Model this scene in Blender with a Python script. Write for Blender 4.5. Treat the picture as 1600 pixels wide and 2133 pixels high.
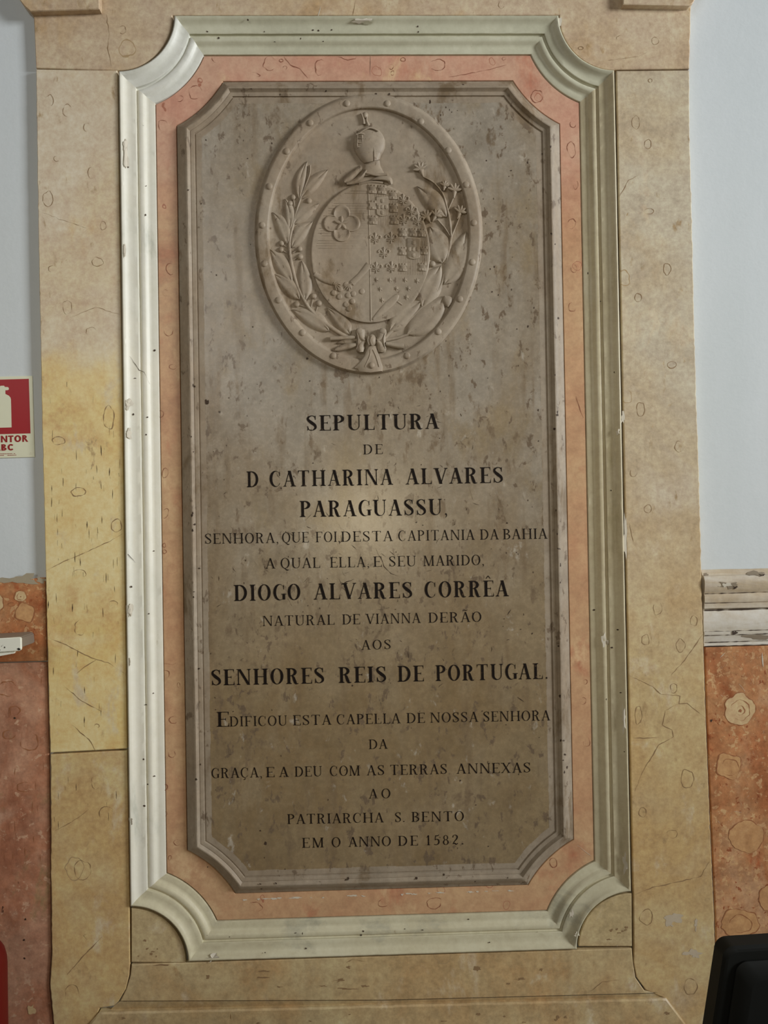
import bpy, bmesh, math, random
from mathutils import Vector, noise as mnoise
for o in list(bpy.data.objects): bpy.data.objects.remove(o, do_unlink=True)
SC = bpy.context.scene; COL = SC.collection
RNG = random.Random(7)

# ------------------------------------------------------------------ camera
W_PX, H_PX, F_PX = 1600.0, 2133.0, 1602.0
ZC = 1.643                                   # height of the memorial's centre above the floor
CAM = Vector((-0.0302, -1.9426, ZC - 0.0934))
PITCH, YAW, ROLL = 0.009822, 0.025799, -0.017236
fwd = Vector((math.sin(YAW)*math.cos(PITCH), math.cos(YAW)*math.cos(PITCH), math.sin(PITCH)))
rt0 = Vector((math.cos(YAW), -math.sin(YAW), 0)); up0 = rt0.cross(fwd)
rt = rt0*math.cos(ROLL) + up0*math.sin(ROLL); up = up0*math.cos(ROLL) - rt0*math.sin(ROLL)
cd = bpy.data.cameras.new('camera'); cam = bpy.data.objects.new('camera', cd); COL.objects.link(cam)
from mathutils import Matrix
cam.matrix_world = Matrix(((rt.x, up.x, -fwd.x, CAM.x), (rt.y, up.y, -fwd.y, CAM.y), (rt.z, up.z, -fwd.z, CAM.z), (0, 0, 0, 1)))
cd.sensor_fit = 'VERTICAL'; cd.sensor_height = 24.0; cd.lens = 24.0*F_PX/H_PX
cd.clip_start = 0.02
SC.camera = cam

# ------------------------------------------------------------------ light and exposure
SC.view_settings.view_transform = 'Standard'; SC.view_settings.look = 'None'
SC.view_settings.gamma = 1.0; SC.view_settings.use_curve_mapping = False
SC.view_settings.exposure = 0.0
wd = bpy.data.worlds.new('world'); SC.world = wd; wd.use_nodes = True
bg = wd.node_tree.nodes['Background']; bg.inputs[0].default_value = (1.0, 0.93, 0.82, 1); bg.inputs[1].default_value = 0.07
def area(name, loc, target, sx, sy, energy, col, spread=180):
    l = bpy.data.lights.new(name, 'AREA'); l.shape = 'RECTANGLE'; l.size = sx; l.size_y = sy
    l.energy = energy; l.color = col; l.spread = math.radians(spread)
    o = bpy.data.objects.new(name, l); COL.objects.link(o); o.location = loc
    o.rotation_euler = (Vector(target)-Vector(loc)).to_track_quat('-Z', 'Y').to_euler(); return o
area('window_daylight', (6.9, -3.1, 3.5), (-0.2, 0.0, 2.5), 1.7, 2.0, 109, (0.95, 0.98, 1.0), 78)
area('front_fill', (-2.2, -4.6, 3.5), (-0.2, 0.0, 2.2), 2.6, 1.6, 10, (1.0, 0.97, 0.92), 80)  # added fill from behind the camera; no such window is seen
tl = bpy.data.lights.new('phone_lamp', 'SPOT'); tl.energy = 19; tl.color = (1.0, 0.84, 0.54); tl.shadow_soft_size = 0.012
tl.spot_size = math.radians(95); tl.spot_blend = 1.0
to = bpy.data.objects.new('phone_lamp', tl); COL.objects.link(to); to.location = CAM + up*0.02 + rt*0.015 - fwd*0.01
to.rotation_euler = fwd.to_track_quat('-Z', 'Y').to_euler()

# ------------------------------------------------------------------ helpers
def U(px, py, h=0.0):
    """photo pixel -> world point on the plane standing h metres in front of the stone face (y = -h)"""
    d = fwd*F_PX + rt*(px - W_PX/2) - up*(py - H_PX/2)
    return CAM + d*((-h - CAM.y)/d.y)
def lin(r, g, b, k=1.0):
    f = lambda c: (c/255/12.92 if c/255 <= .04045 else ((c/255+.055)/1.055)**2.4)*k
    return (f(r), f(g), f(b), 1)
ORIGIN = {}
def thing(name, loc, label, cat, group=None):
    o = bpy.data.objects.new(name, None); COL.objects.link(o); o.location = loc; o.empty_display_size = .1
    o['label'] = label; o['category'] = cat
    if group: o['group'] = group
    ORIGIN[o.name] = Vector(loc); return o
def obj(name, bm, mats, parent=None, angle=35, label=None):
    org = ORIGIN.get(parent.name, Vector((0, 0, 0))) if parent else Vector((0, 0, 0))
    for v in bm.verts: v.co -= org
    me = bpy.data.meshes.new(name); bm.to_mesh(me); bm.free()
    for m in (mats if isinstance(mats, (list, tuple)) else [mats]): me.materials.append(m)
    for p in me.polygons: p.use_smooth = True
    me.set_sharp_from_angle(angle=math.radians(angle))
    o = bpy.data.objects.new(name, me); COL.objects.link(o)
    if parent: o.parent = parent; ORIGIN[o.name] = org
    if label: o['label'] = label
    return o
def struct(name, bm, mats, label=None):
    o = obj(name, bm, mats); o['kind'] = 'structure'
    if label: o['label'] = label
    return o
def quad_grid(bm, rows, close_u=False, close_v=False, mat=0, flip=False):
    vs = [[bm.verts.new(p) for p in r] for r in rows]
    R, C_ = len(vs), len(vs[0])
    for i in range(R if close_v else R-1):
        for j in range(C_ if close_u else C_-1):
            q = [vs[i][j], vs[i][(j+1) % C_], vs[(i+1) % R][(j+1) % C_], vs[(i+1) % R][j]]
            if flip: q.reverse()
            try: bm.faces.new(q).material_index = mat
            except ValueError: pass
    return vs
def face(bm, pts, mat=0):
    f = bm.faces.new([bm.verts.new(p) for p in pts]); f.material_index = mat; return f
def toward(bm):
    """turn every face so it looks out of the wall"""
    bm.normal_update()
    for f in bm.faces:
        if f.normal.y > 1e-4: f.normal_flip()
def box(bm, a, b, mat=0):
    x0, y0, z0 = a; x1, y1, z1 = b
    v = [bm.verts.new(p) for p in ((x0,y0,z0),(x1,y0,z0),(x1,y1,z0),(x0,y1,z0),(x0,y0,z1),(x1,y0,z1),(x1,y1,z1),(x0,y1,z1))]
    for q in ((0,3,2,1),(4,5,6,7),(0,1,5,4),(1,2,6,5),(2,3,7,6),(3,0,4,7)):
        bm.faces.new([v[i] for i in q]).material_index = mat
def jitter(pts, step, amp, seed=0, closed=True):
    out = []; n = len(pts)
    for i in range(n if closed else n-1):
        a, b = pts[i], pts[(i+1) % n]; L = math.hypot(b[0]-a[0], b[1]-a[1]); k = max(1, int(L/step))
        for j in range(k):
            t = j/k; x = a[0]+(b[0]-a[0])*t; y = a[1]+(b[1]-a[1])*t
            if j:
                e = amp*(mnoise.noise((x*.11, y*.11, seed)) + .8*mnoise.noise((x*.31, y*.31, seed+9)))
                x += e*(b[1]-a[1])/L; y -= e*(b[0]-a[0])/L
            out.append((x, y))
    if not closed: out.append(pts[-1])
    return out
def plate(bm, px, h0, h1, bev=0.0018, mat=0, hb=None):
    """stone piece with outline px, front at h1 with a worn arris, running back to h0"""
    ps = [Vector((U(*p, h1).x, U(*p, h1).z)) for p in px]
    ar = sum(ps[i].x*ps[(i+1) % len(ps)].y - ps[(i+1) % len(ps)].x*ps[i].y for i in range(len(ps)))
    if ar < 0: ps.reverse()
    n = len(ps); ins = []
    for i in range(n):
        a, b, c = ps[i-1], ps[i], ps[(i+1) % n]
        e1 = (b-a).normalized(); e2 = (c-b).normalized()
        n1 = Vector((-e1.y, e1.x)); n2 = Vector((-e2.y, e2.x)); m = n1+n2
        m = m/max(.35, m.dot(n1)) if m.length > 1e-6 else n1
        ins.append(b + m*bev)
    mk = lambda q, h: [bm.verts.new((p.x, -h, p.y)) for p in q]
    A, B, C_ = mk(ps, h0), mk(ps, h1-bev*.8), mk(ins, h1)
    for P, Q in ((A, B), (B, C_)):
        for i in range(n): bm.faces.new((P[i], P[(i+1) % n], Q[(i+1) % n], Q[i])).material_index = mat
    f = bm.faces.new(C_); f.material_index = mat
    f2 = bm.faces.new(list(reversed(A))); f2.material_index = mat
def catmull(pts, n=6, closed=False):
    out = []; m = len(pts)
    P = lambda i: pts[i % m] if closed else pts[max(0, min(m-1, i))]
    for i in range(m if closed else m-1):
        for j in range(n):
            t = j/n; p0, p1, p2, p3 = P(i-1), P(i), P(i+1), P(i+2)
            out.append(tuple(.5*((2*p1[k]) + (-p0[k]+p2[k])*t + (2*p0[k]-5*p1[k]+4*p2[k]-p3[k])*t*t + (-p0[k]+3*p1[k]-3*p2[k]+p3[k])*t**3) for k in range(len(p1))))
    if not closed: out.append(tuple(pts[-1]))
    return out
def ribbon(bm, px, w, h, mat=1, closed=False, taper=True, hf=None):
    """thin incised / stained line lying on a stone face"""
    n = len(px)
    if n < 2: return
    L, R = [], []
    for i in range(n):
        a = px[(i-1) % n] if closed or i else px[0]; b = px[(i+1) % n] if closed or i < n-1 else px[-1]
        dx, dy = b[0]-a[0], b[1]-a[1]; l = math.hypot(dx, dy) or 1
        k = 1.0 if closed or not taper else min(1, .25+1.6*min(i, n-1-i)/n*2)
        k *= max(.12, .62+1.3*mnoise.noise((px[i][0]*.11, px[i][1]*.11, 3.3)))
        ox, oy = -dy/l*w*k/2, dx/l*w*k/2
        hh = hf(*px[i]) if hf else h
        L.append(U(px[i][0]+ox, px[i][1]+oy, hh)); R.append(U(px[i][0]-ox, px[i][1]-oy, hh))
    vl = [bm.verts.new(p) for p in L]; vr = [bm.verts.new(p) for p in R]
    for i in range(n if closed else n-1):
        j = (i+1) % n; f = bm.faces.new((vl[i], vr[i], vr[j], vl[j])); f.material_index = mat
def crack(bm, px, w, h, mat=1, amp=1.6, hf=None):
    p = jitter(px, 7, amp, RNG.random()*50, False); ribbon(bm, p, w, h, mat, hf=hf)
def ring(bm, cx, cy, rx, ry, h, w=1.4, mat=1, part=1.0, rot=0, fill=None):
    s = RNG.random()*40; n = max(14, int((rx+ry)*1.1)); pts = []
    st = RNG.random()*6.28
    for i in range(n+1 if part < 1 else n):
        a = st + 6.2832*part*i/n
        k = 1+.22*mnoise.noise((math.cos(a)*1.4+s, math.sin(a)*1.4, s))+.07*mnoise.noise((math.cos(a)*4+s, math.sin(a)*4, s))
        x, y = rx*k*math.cos(a), ry*k*math.sin(a)
        pts.append((cx+x*math.cos(rot)-y*math.sin(rot), cy+x*math.sin(rot)+y*math.cos(rot)))
    if fill is not None and part >= 1: face(bm, [U(*p, h-.0001) for p in pts], fill)
    ribbon(bm, pts, w, h, mat, closed=part >= 1)
EPS = [0]
def blob(bm, cx, cy, rx, ry, h, mat=1, hf=None, rough=.35):
    s = RNG.random()*40; n = 16
    pts = []
    for i in range(n):
        a = 6.2832*i/n; k = 1+rough*2*mnoise.noise((math.cos(a)*1.7+s, math.sin(a)*1.7, s))
        x, y = cx+rx*k*math.cos(a), cy+ry*k*math.sin(a)
        pts.append((x, y))
    EPS[0] = (EPS[0]+1) % 25; e = EPS[0]*7e-6
    c = bm.verts.new(U(cx, cy, e+(hf(cx, cy) if hf else h))); vs = [bm.verts.new(U(x, y, e+(hf(x, y) if hf else h))) for x, y in pts]
    for i in range(n): bm.faces.new((c, vs[i], vs[(i+1) % n])).material_index = mat

# ------------------------------------------------------------------ materials
class NT:
    def __init__(s, name):
        s.m = bpy.data.materials.new(name); s.m.use_nodes = True; s.t = s.m.node_tree
        s.b = s.t.nodes['Principled BSDF']; s.pos = s.n('ShaderNodeNewGeometry').outputs['Position']
    def n(s, typ, **k):
        x = s.t.nodes.new(typ)
        for a, v in k.items(): setattr(x, a, v)
        return x
    def L(s, a, b): s.t.links.new(a, b)
    def put(s, i, v):
        if isinstance(v, bpy.types.NodeSocket): s.L(v, i)
        else: i.default_value = v
    def map(s, sc, off=(0, 0, 0), rot=(0, 0, 0)):
        x = s.n('ShaderNodeMapping'); s.L(s.pos, x.inputs[0]); x.inputs['Scale'].default_value = sc; x.inputs['Location'].default_value = off; x.inputs['Rotation'].default_value = rot
        return x.outputs[0]
    def noise(s, scale, det=4, rough=.55, dist=0, vec=None, off=(0, 0, 0)):
        x = s.n('ShaderNodeTexNoise'); s.L(vec or s.map((1, 1, 1), off), x.inputs['Vector'])
        x.inputs['Scale'].default_value = scale; x.inputs['Detail'].default_value = det; x.inputs['Roughness'].default_value = rough; x.inputs['Distortion'].default_value = dist
        return x.outputs['Fac']
    def math(s, op, a, b=0.0):
        x = s.n('ShaderNodeMath', operation=op); s.put(x.inputs[0], a); s.put(x.inputs[1], b); return x.outputs[0]
    def step(s, v, a, b):
        x = s.n('ShaderNodeMapRange', interpolation_type='SMOOTHSTEP'); s.put(x.inputs[0], v); x.inputs[1].default_value = a; x.inputs[2].default_value = b; return x.outputs[0]
    def ramp(s, v, stops):
        x = s.n('ShaderNodeValToRGB'); s.put(x.inputs[0], v); e = x.color_ramp.elements
        while len(e) < len(stops): e.new(.5)
        for k, (p, c) in zip(e, stops): k.position = p; k.color = c
        return x.outputs[0]
    def mix(s, f, a, b, mode='MIX'):
        x = s.n('ShaderNodeMix', data_type='RGBA', blend_type=mode); s.put(x.inputs[0], f); s.put(x.inputs[6], a); s.put(x.inputs[7], b); return x.outputs[2]
    def bump(s, v, st, d):
        x = s.n('ShaderNodeBump'); s.put(x.inputs['Height'], v); x.inputs['Strength'].default_value = st; x.inputs['Distance'].default_value = d
        s.L(x.outputs[0], s.b.inputs['Normal'])
    def done(s, col, rough=.5, spec=.4):
        s.put(s.b.inputs['Base Color'], col); s.put(s.b.inputs['Roughness'], rough); s.b.inputs['Specular IOR Level'].default_value = spec
        return s.m
def plain(name, col, rough=.5, spec=.4, grain=.06, metal=0):
    t = NT(name); g = t.noise(45, 5); t.b.inputs['Metallic'].default_value = metal
    c = t.mix(t.math('MULTIPLY', g, grain*2), col, (col[0]*.55, col[1]*.55, col[2]*.55, 1))
    t.bump(g, .15, .0008); return t.done(c, rough, spec)
def marble(name, cols, sc=2.2, blotch=None, pits=None, streak=None, rings=None, rough=.45, grain=.12, bump=.25, stretch=(1, 1, 1), off=(0, 0, 0), spec=.35, alt=None):
    t = NT(name); v = t.map(stretch, off)
    big = t.noise(sc, 6, .6, .6, v)
    n = len(cols); c = t.ramp(big, [(.26+.48*i/(n-1), k) for i, k in enumerate(cols)])
    if alt:                                  # second palette lower down: stone hue, with dimmer light painted into the slab
        c2 = t.ramp(big, [(.26+.48*i/(len(alt[0])-1), k) for i, k in enumerate(alt[0])])
        sx = t.n('ShaderNodeSeparateXYZ'); t.L(t.pos, sx.inputs[0])
        zz = t.math('ADD', sx.outputs[2], t.math('MULTIPLY', t.math('SUBTRACT', t.noise(7, 5, .6), .5), .35))
        c = t.mix(t.step(zz, alt[1], alt[2]), c2, c)
    if blotch:
        for (s_, a, b, col, st, o) in blotch:
            c = t.mix(t.math('MULTIPLY', t.step(t.noise(s_, 6, .65, .3, t.map(st, o)), a, b), .9), c, col)
    if streak:
        s_, a, b, col, k = streak
        c = t.mix(t.math('MULTIPLY', t.step(t.noise(s_, 5, .6, 0, t.map((1, 1, .12))), a, b), k), c, col)
    fine = t.noise(70, 8, .7); c = t.mix(grain*2, c, t.ramp(fine, [(.3, (.25, .25, .25, 1)), (.7, (.75, .75, .75, 1))]), 'OVERLAY')
    mid = t.noise(14, 5, .6, .4); c = t.mix(grain*1.6, c, t.ramp(mid, [(.3, (.3, .3, .3, 1)), (.7, (.7, .7, .7, 1))]), 'OVERLAY')
    if rings:
        s_, r, w, col, p = rings
        wv = t.n('ShaderNodeVectorMath', operation='ADD'); t.L(t.map((1, 1, .8), off), wv.inputs[0])
        wn = t.n('ShaderNodeTexNoise'); t.L(t.pos, wn.inputs['Vector']); wn.inputs['Scale'].default_value = 22
        sc_ = t.n('ShaderNodeVectorMath', operation='SCALE'); t.L(wn.outputs['Color'], sc_.inputs[0]); sc_.inputs['Scale'].default_value = .03
        t.L(sc_.outputs[0], wv.inputs[1])
        vo = t.n('ShaderNodeTexVoronoi', voronoi_dimensions='3D'); t.L(wv.outputs[0], vo.inputs['Vector']); vo.inputs['Scale'].default_value = s_
        d = t.math('ABSOLUTE', t.math('SUBTRACT', vo.outputs['Distance'], r)); ln = t.math('SUBTRACT', 1.0, t.step(d, w*.3, w))
        sp = t.n('ShaderNodeSeparateColor'); t.L(vo.outputs['Color'], sp.inputs[0])
        c = t.mix(t.math('MULTIPLY', ln, t.step(sp.outputs[0], p, p+.02)), c, col)
    ht = t.math('ADD', fine, t.math('MULTIPLY', mid, .6))
    if pits:
        for (s_, a, b, col, st, o) in pits:
            m = t.step(t.noise(s_, 3, .6, .2, t.map(st, o)), a, b); c = t.mix(m, c, col); ht = t.math('SUBTRACT', ht, t.math('MULTIPLY', m, 1.2))
    t.bump(ht, bump, .0012)
    return t.done(c, t.math('ADD', t.math('MULTIPLY', fine, .12), rough-.06), spec)

M = {}
K = 1.0
M['plaster'] = marble('white_plaster', [lin(204, 211, 212), lin(213, 219, 221), lin(207, 212, 210)], 1.5, grain=.03, bump=.35, rough=.7, stretch=(1, 1, .4))
VEIN = lin(98, 74, 48)
def lioz(name, cols, off, extra=None, alt=None):
    return marble(name, cols, 2.6, blotch=[(4.5, .52, .74, extra or lin(190, 156, 112), (1, 1, .7), off), (11, .56, .72, lin(214, 198, 168), (1, 1, .6), (off[1], 5, off[0])), (26, .60, .72, lin(170, 142, 102), (1, 1, .5), (off[2], 2, 1))],
                  rings=(12, .27, .016, lin(172, 146, 108), .88), grain=.23, off=off, rough=.42, alt=alt, bump=.3,
                  pits=[(24, .73, .78, lin(140, 110, 72), (2.2, 1, .35), off)])
M['lioz_top'] = lioz('lioz_limestone_upper', [lin(186, 164, 136), lin(204, 184, 156), lin(196, 172, 140), lin(210, 192, 168)], (3, 0, 1))
M['lioz_left'] = lioz('lioz_limestone_yellow', [lin(200, 182, 154), lin(214, 198, 172), lin(208, 188, 154), lin(220, 206, 184)], (1, 2, 5), lin(206, 172, 116),
                      ([lin(220, 197, 136), lin(233, 214, 160), lin(225, 197, 133), lin(235, 221, 177)], U(170, 830).z, U(170, 690).z))
M['lioz_low'] = lioz('lioz_limestone_lower', [lin(180, 158, 116), lin(198, 178, 136), lin(186, 156, 112), lin(200, 180, 144)], (7, 1, 2), lin(182, 144, 98))
M['lioz_low_left'] = lioz('lioz_limestone_lower_left', [lin(196, 174, 122), lin(212, 192, 144), lin(202, 170, 118), lin(212, 194, 152)], (5, 3, 2), lin(192, 152, 100))
M['lioz_right'] = lioz('lioz_limestone_right', [lin(186, 172, 148), lin(200, 188, 164), lin(194, 176, 146), lin(206, 194, 174)], (2, 6, 3), lin(192, 168, 132),
                       ([lin(190, 164, 118), lin(204, 180, 134), lin(198, 166, 116), lin(208, 186, 146)], U(1400, 1500).z, U(1400, 900).z))  # lower palette yellower: the stone's own hue plus painted lamp warmth
M['vein'] = plain('brown_vein', lin(146, 118, 84), .6)
M['vein_and_shade'] = plain('crack_and_shade', lin(62, 46, 32), .7)
M['chip'] = plain('pale_chip', lin(216, 208, 190), .7, grain=.2)
M['white_marble'] = marble('white_marble', [lin(196, 194, 178), lin(226, 222, 206), lin(216, 214, 200), lin(232, 228, 214)], 5, rough=.42, grain=.07, stretch=(1, 1, .35),
    blotch=[(7, .56, .74, lin(170, 172, 158), (1, 1, .3), (4, 0, 0)), (16, .66, .76, lin(160, 146, 112), (1, 1, .5), (0, 3, 0))])
M['pale_marble'] = marble('green_grey_marble', [lin(176, 174, 148), lin(204, 202, 178), lin(190, 188, 164), lin(212, 208, 186)], 5, rough=.42, grain=.08, stretch=(.4, 1, .4),
    blotch=[(6, .55, .72, lin(150, 152, 132), (.35, 1, 1), (1, 0, 0)), (18, .68, .78, lin(130, 112, 80), (1, 1, 1), (0, 3, 0))])
M['shaded_marble'] = marble('shaded_tan_marble', [lin(184, 174, 144), lin(204, 194, 164), lin(196, 184, 152), lin(212, 204, 178)], 5, rough=.42, grain=.10, stretch=(1, 1, .25),
    blotch=[(8, .52, .70, lin(168, 154, 116), (1.5, 1, .2), (4, 0, 0)), (16, .64, .76, lin(216, 208, 188), (1, 1, .3), (0, 3, 0))])  # right upright: duller tone, its shaded side painted into the marble
M['warm_marble'] = marble('warm_grey_marble', [lin(190, 182, 154), lin(206, 200, 172), lin(198, 190, 160), lin(212, 206, 182)], 5, rough=.42, grain=.10, stretch=(.4, 1, .5),
    blotch=[(9, .55, .70, lin(176, 172, 150), (.6, 1, 1), (4, 0, 0)), (20, .66, .76, lin(150, 132, 98), (1, 1, .7), (0, 3, 0))])
M['white_marble2'] = marble('white_grey_marble', [lin(198, 198, 188), lin(216, 216, 206), lin(206, 206, 194), lin(222, 220, 210)], 7, rough=.42, grain=.09,
    blotch=[(8, .55, .72, lin(180, 184, 176), (1, 1, 1), (4, 0, 0))])
M['red_inlay'] = marble('pink_red_marble', [lin(198, 140, 118), lin(204, 154, 130), lin(206, 166, 140), lin(194, 132, 110)], 4.2, rough=.4, grain=.16,
    alt=([lin(186, 136, 104), lin(196, 154, 118), lin(200, 164, 126), lin(182, 122, 92)], U(300, 520).z, U(300, 230).z),
    blotch=[(6, .54, .74, lin(186, 112, 86), (1, 1, .5), (2, 0, 0)), (9, .58, .72, lin(220, 190, 148), (1, 1, .6), (5, 0, 3))], rings=(24, .25, .022, lin(170, 112, 88), .86))
M['slab'] = marble('taupe_limestone', [lin(136, 125, 108), lin(157, 147, 132), lin(147, 133, 113), lin(165, 156, 142)], 3.4, rough=.27, grain=.15, stretch=(1, 1, .6), bump=.16, spec=.5,
    blotch=[(6, .50, .66, lin(144, 127, 100), (1, 1, .5), (8, 0, 1)), (17, .585, .68, lin(118, 101, 80), (1, 1, .5), (3, 0, 1)), (42, .58, .64, lin(110, 94, 76), (1, 1, .6), (0, 4, 2)), (30, .62, .72, lin(176, 166, 150), (1, 1, .6), (5, 1, 2))],
    streak=(30, .52, .70, lin(124, 106, 82), .6), pits=[(75, .72, .75, lin(76, 62, 48), (1, 1, .6), (0, 0, 0))],
    alt=([lin(126, 108, 80), lin(142, 124, 95), lin(132, 112, 82), lin(148, 132, 104)], U(770, 1500).z, U(770, 800).z))  # lower palette browner and darker: weaker light painted into the slab
M['relief'] = marble('carved_limestone', [lin(138, 124, 106), lin(158, 145, 127), lin(148, 132, 112), lin(164, 153, 137)], 4, rough=.55, grain=.13, stretch=(1, 1, .6), bump=.16, spec=.3,
    blotch=[(9, .54, .66, lin(120, 102, 78), (1, 1, .5), (3, 0, 1)), (42, .60, .66, lin(114, 98, 80), (1, 1, .6), (0, 4, 2))])
M['letter'] = None
t = NT('worn_black_paint'); g = t.noise(120, 5, .65); g2 = t.noise(16, 3)
t.done(t.mix(t.math('MULTIPLY', t.step(g, .60, .68), t.step(g2, .46, .62)), lin(22, 14, 10), lin(84, 66, 48)), .6, .15); M['letter'] = t.m
M['red_dado'] = marble('red_fossil_marble', [lin(158, 94, 56), lin(176, 112, 70), lin(188, 136, 92), lin(160, 90, 50)], 5, rough=.45, grain=.24, bump=.45,
    blotch=[(4, .50, .66, lin(196, 154, 116), (1, 1, .6), (0, 0, 4)), (10, .58, .70, lin(164, 88, 50), (1, 1, .8), (9, 0, 0)), (60, .55, .61, lin(206, 164, 118), (1, 1, 1), (6, 0, 0)), (75, .60, .66, lin(146, 78, 44), (1, 1, 1), (2, 5, 0))])
M['pink_dado'] = marble('pink_fossil_marble', [lin(160, 108, 82), lin(192, 146, 118), lin(178, 122, 92), lin(200, 162, 136)], 4, rough=.45, grain=.22, bump=.4,
    blotch=[(5, .50, .66, lin(156, 100, 74), (1, 1, .5), (0, 0, 4)), (9, .56, .68, lin(156, 128, 92), (1, 1, .6), (6, 0, 0)), (50, .58, .66, lin(206, 166, 136), (1, 1, 1), (6, 0, 0))], pits=[(40, .72, .76, lin(106, 70, 52), (1, 1, .4), (0, 0, 0))])
M['fossil'] = marble('pale_fossil', [lin(198, 164, 120), lin(214, 186, 142), lin(204, 170, 124)], 14, grain=.2)
M['fossil_faint'] = marble('tan_fossil', [lin(186, 138, 92), lin(202, 156, 108), lin(192, 142, 94)], 12, grain=.2)
M['rail'] = marble('grey_veined_marble', [lin(196, 186, 166), lin(214, 208, 196), lin(190, 172, 144), lin(220, 216, 206)], 6, rough=.5, grain=.12, stretch=(.3, 1, 1),
    blotch=[(9, .56, .70, lin(160, 138, 112), (.4, 1, 1.6), (2, 0, 0)), (40, .69, .74, lin(120, 98, 76), (.5, 1, 1.4), (2, 0, 4))])
M['sign_plate'] = plain('pale_luminescent_plastic', lin(226, 226, 198), .35)
M['sign_red'] = plain('signal_red', lin(160, 9, 20), .4, grain=.02)
M['sign_ink'] = plain('dark_red_ink', lin(150, 18, 20), .5)
M['white_paint'] = plain('white_enamel', lin(240, 240, 226), .35)
M['grey_metal'] = plain('dull_grey_metal', lin(140, 130, 116), .45, metal=.3)
M['black_mark'] = plain('black_mark', lin(28, 24, 20), .6)
M['black_vinyl'] = plain('black_vinyl', lin(20, 21, 18), .6, .2)
M['black_edge'] = plain('charcoal_edging', lin(58, 56, 54), .5)
M['black_steel'] = plain('black_steel', lin(24, 24, 24), .35)
M['ext_red'] = plain('extinguisher_red', lin(96, 10, 8), .45, .25)
M['floor'] = marble('grey_stone_floor', [lin(150, 138, 120), lin(168, 156, 138)], 3)

# ------------------------------------------------------------------ setting
xl, xr = U(236, 1000).x, U(1328, 1000).x
bm = bmesh.new(); box(bm, (-2.6, .016, 0), (xl, .3, 4.2)); struct('wall_left', bm, M['plaster'], 'white plastered wall left of the memorial')
bm = bmesh.new(); box(bm, (xr, .016, 0), (2.6, .3, 4.2)); struct('wall_right', bm, M['plaster'], 'white plastered wall right of the memorial')
bm = bmesh.new(); box(bm, (xl, .05, 0), (xr, .3, 4.2)); struct('wall_back', bm, M['plaster'])
bm = bmesh.new(); box(bm, (-2.6, -4.5, -.1), (2.6, .3, 0)); struct('floor', bm, M['floor'])

TL, TR, BR, BL = (245.5, 34), (1278, 33), (1317, 1972.5), (272.6, 2006.5)
def arc(c, r, a0, a1, n=16):
    return [(c[0]+r*math.cos(math.radians(a0+(a1-a0)*i/n)), c[1]+r*math.sin(math.radians(a0+(a1-a0)*i/n))) for i in range(n+1)]
def lerp(a, b, t): return (a[0]+(b[0]-a[0])*t, a[1]+(b[1]-a[1])*t)
HB = -.0154
R0 = 116
# ------------------------------------------------------------------ surround
sur = thing('marble_surround', (U(780, 1000).x, -.0, 0), 'tan and yellow limestone surround with long jambs framing the memorial', 'surround')
bm = bmesh.new()
top = [(66, -60), (1446, -60), (1439, 20), (1436, 143), (1280, 145)] + arc((1280, 31.5), R0-1.5, 90, 180) + [(361, 31.3)] + arc((244.5, 32), R0-1.5, 0, 90) + [(75, 141.5)]
plate(bm, jitter(top[:4], 9, 1.2, 1, False) + top[4:], HB, 0)
H = .0004
crack(bm, [(222, 30), (228, 70), (224, 100), (232, 138)], 1.8, H); ring(bm, 255, 62, 8, 8, H, 1.8, part=.7)
crack(bm, [(668, 12), (663, 33)], 3, H, 3); crack(bm, [(742, 0), (735, 33)], 1.4, H); ring(bm, 1045, 10, 6, 8, H, part=.6)
ring(bm, 1210, 100, 5, 3, H); ring(bm, 1365, 85, 7, 8, H, 1); ring(bm, 1292, 80, 8, 6, H, 1, part=.5)
crack(bm, [(1252, 128), (1330, 118), (1350, 108)], 1, H)
obj('lintel', bm, [M['lioz_top'], M['vein'], M['vein_and_shade'], M['chip']], sur)

lo = [(75, 144), (77, 300), (80, 500), (85, 740), (88, 900), (95, 1190), (100, 1400), (104.5, 1568)]
bm = bmesh.new()
plate(bm, [(105, 1568)] + jitter([(104.5, 1567), (100, 1400), (95, 1190), (88, 900), (85, 750), (80, 500), (77, 300), (75, 144)], 10, .9, 3, False) + [(244, 146.5), (263.8, 1559.6)], HB, 0)
for (x, y, a, b) in ((100, 415, 10, 16), (103, 210, 8, 12), (140, 230, 9, 13), (182, 265, 7, 9), (203, 545, 12, 9), (190, 360, 7, 12), (120, 330, 8, 6), (215, 470, 6, 9), (140, 640, 10, 14), (110, 560, 9, 7), (190, 690, 11, 8)):
    ring(bm, x, y, a, b, H, 1.2, part=RNG.choice((1, .7, .6)))
crack(bm, [(80, 440), (130, 458), (180, 475)], 1, H); crack(bm, [(150, 660), (200, 640), (250, 655)], 1, H)
for pts in ([(93, 1190), (139, 1167), (229, 1128), (255, 1112)], [(97, 1327), (130, 1340), (190, 1370), (225, 1380), (258, 1402)], [(160, 1403), (175, 1390), (200, 1375)], [(135, 1430), (170, 1460), (212, 1482)], [(150, 1510), (185, 1540), (200, 1565)]):
    crack(bm, pts, 1.7, H)
for (x, y, a, b) in ((227, 870, 11, 24), (243, 1095, 11, 13), (163, 1025, 15, 9), (165, 1196, 14, 9), (167, 1307, 12, 16), (122, 918, 13, 8), (236, 1258, 9, 7), (202, 1512, 5, 4)):
    ring(bm, x, y, a, b, H, 1.7 if y < 1150 else 1.3, part=1 if y < 1150 else .7)
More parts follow.
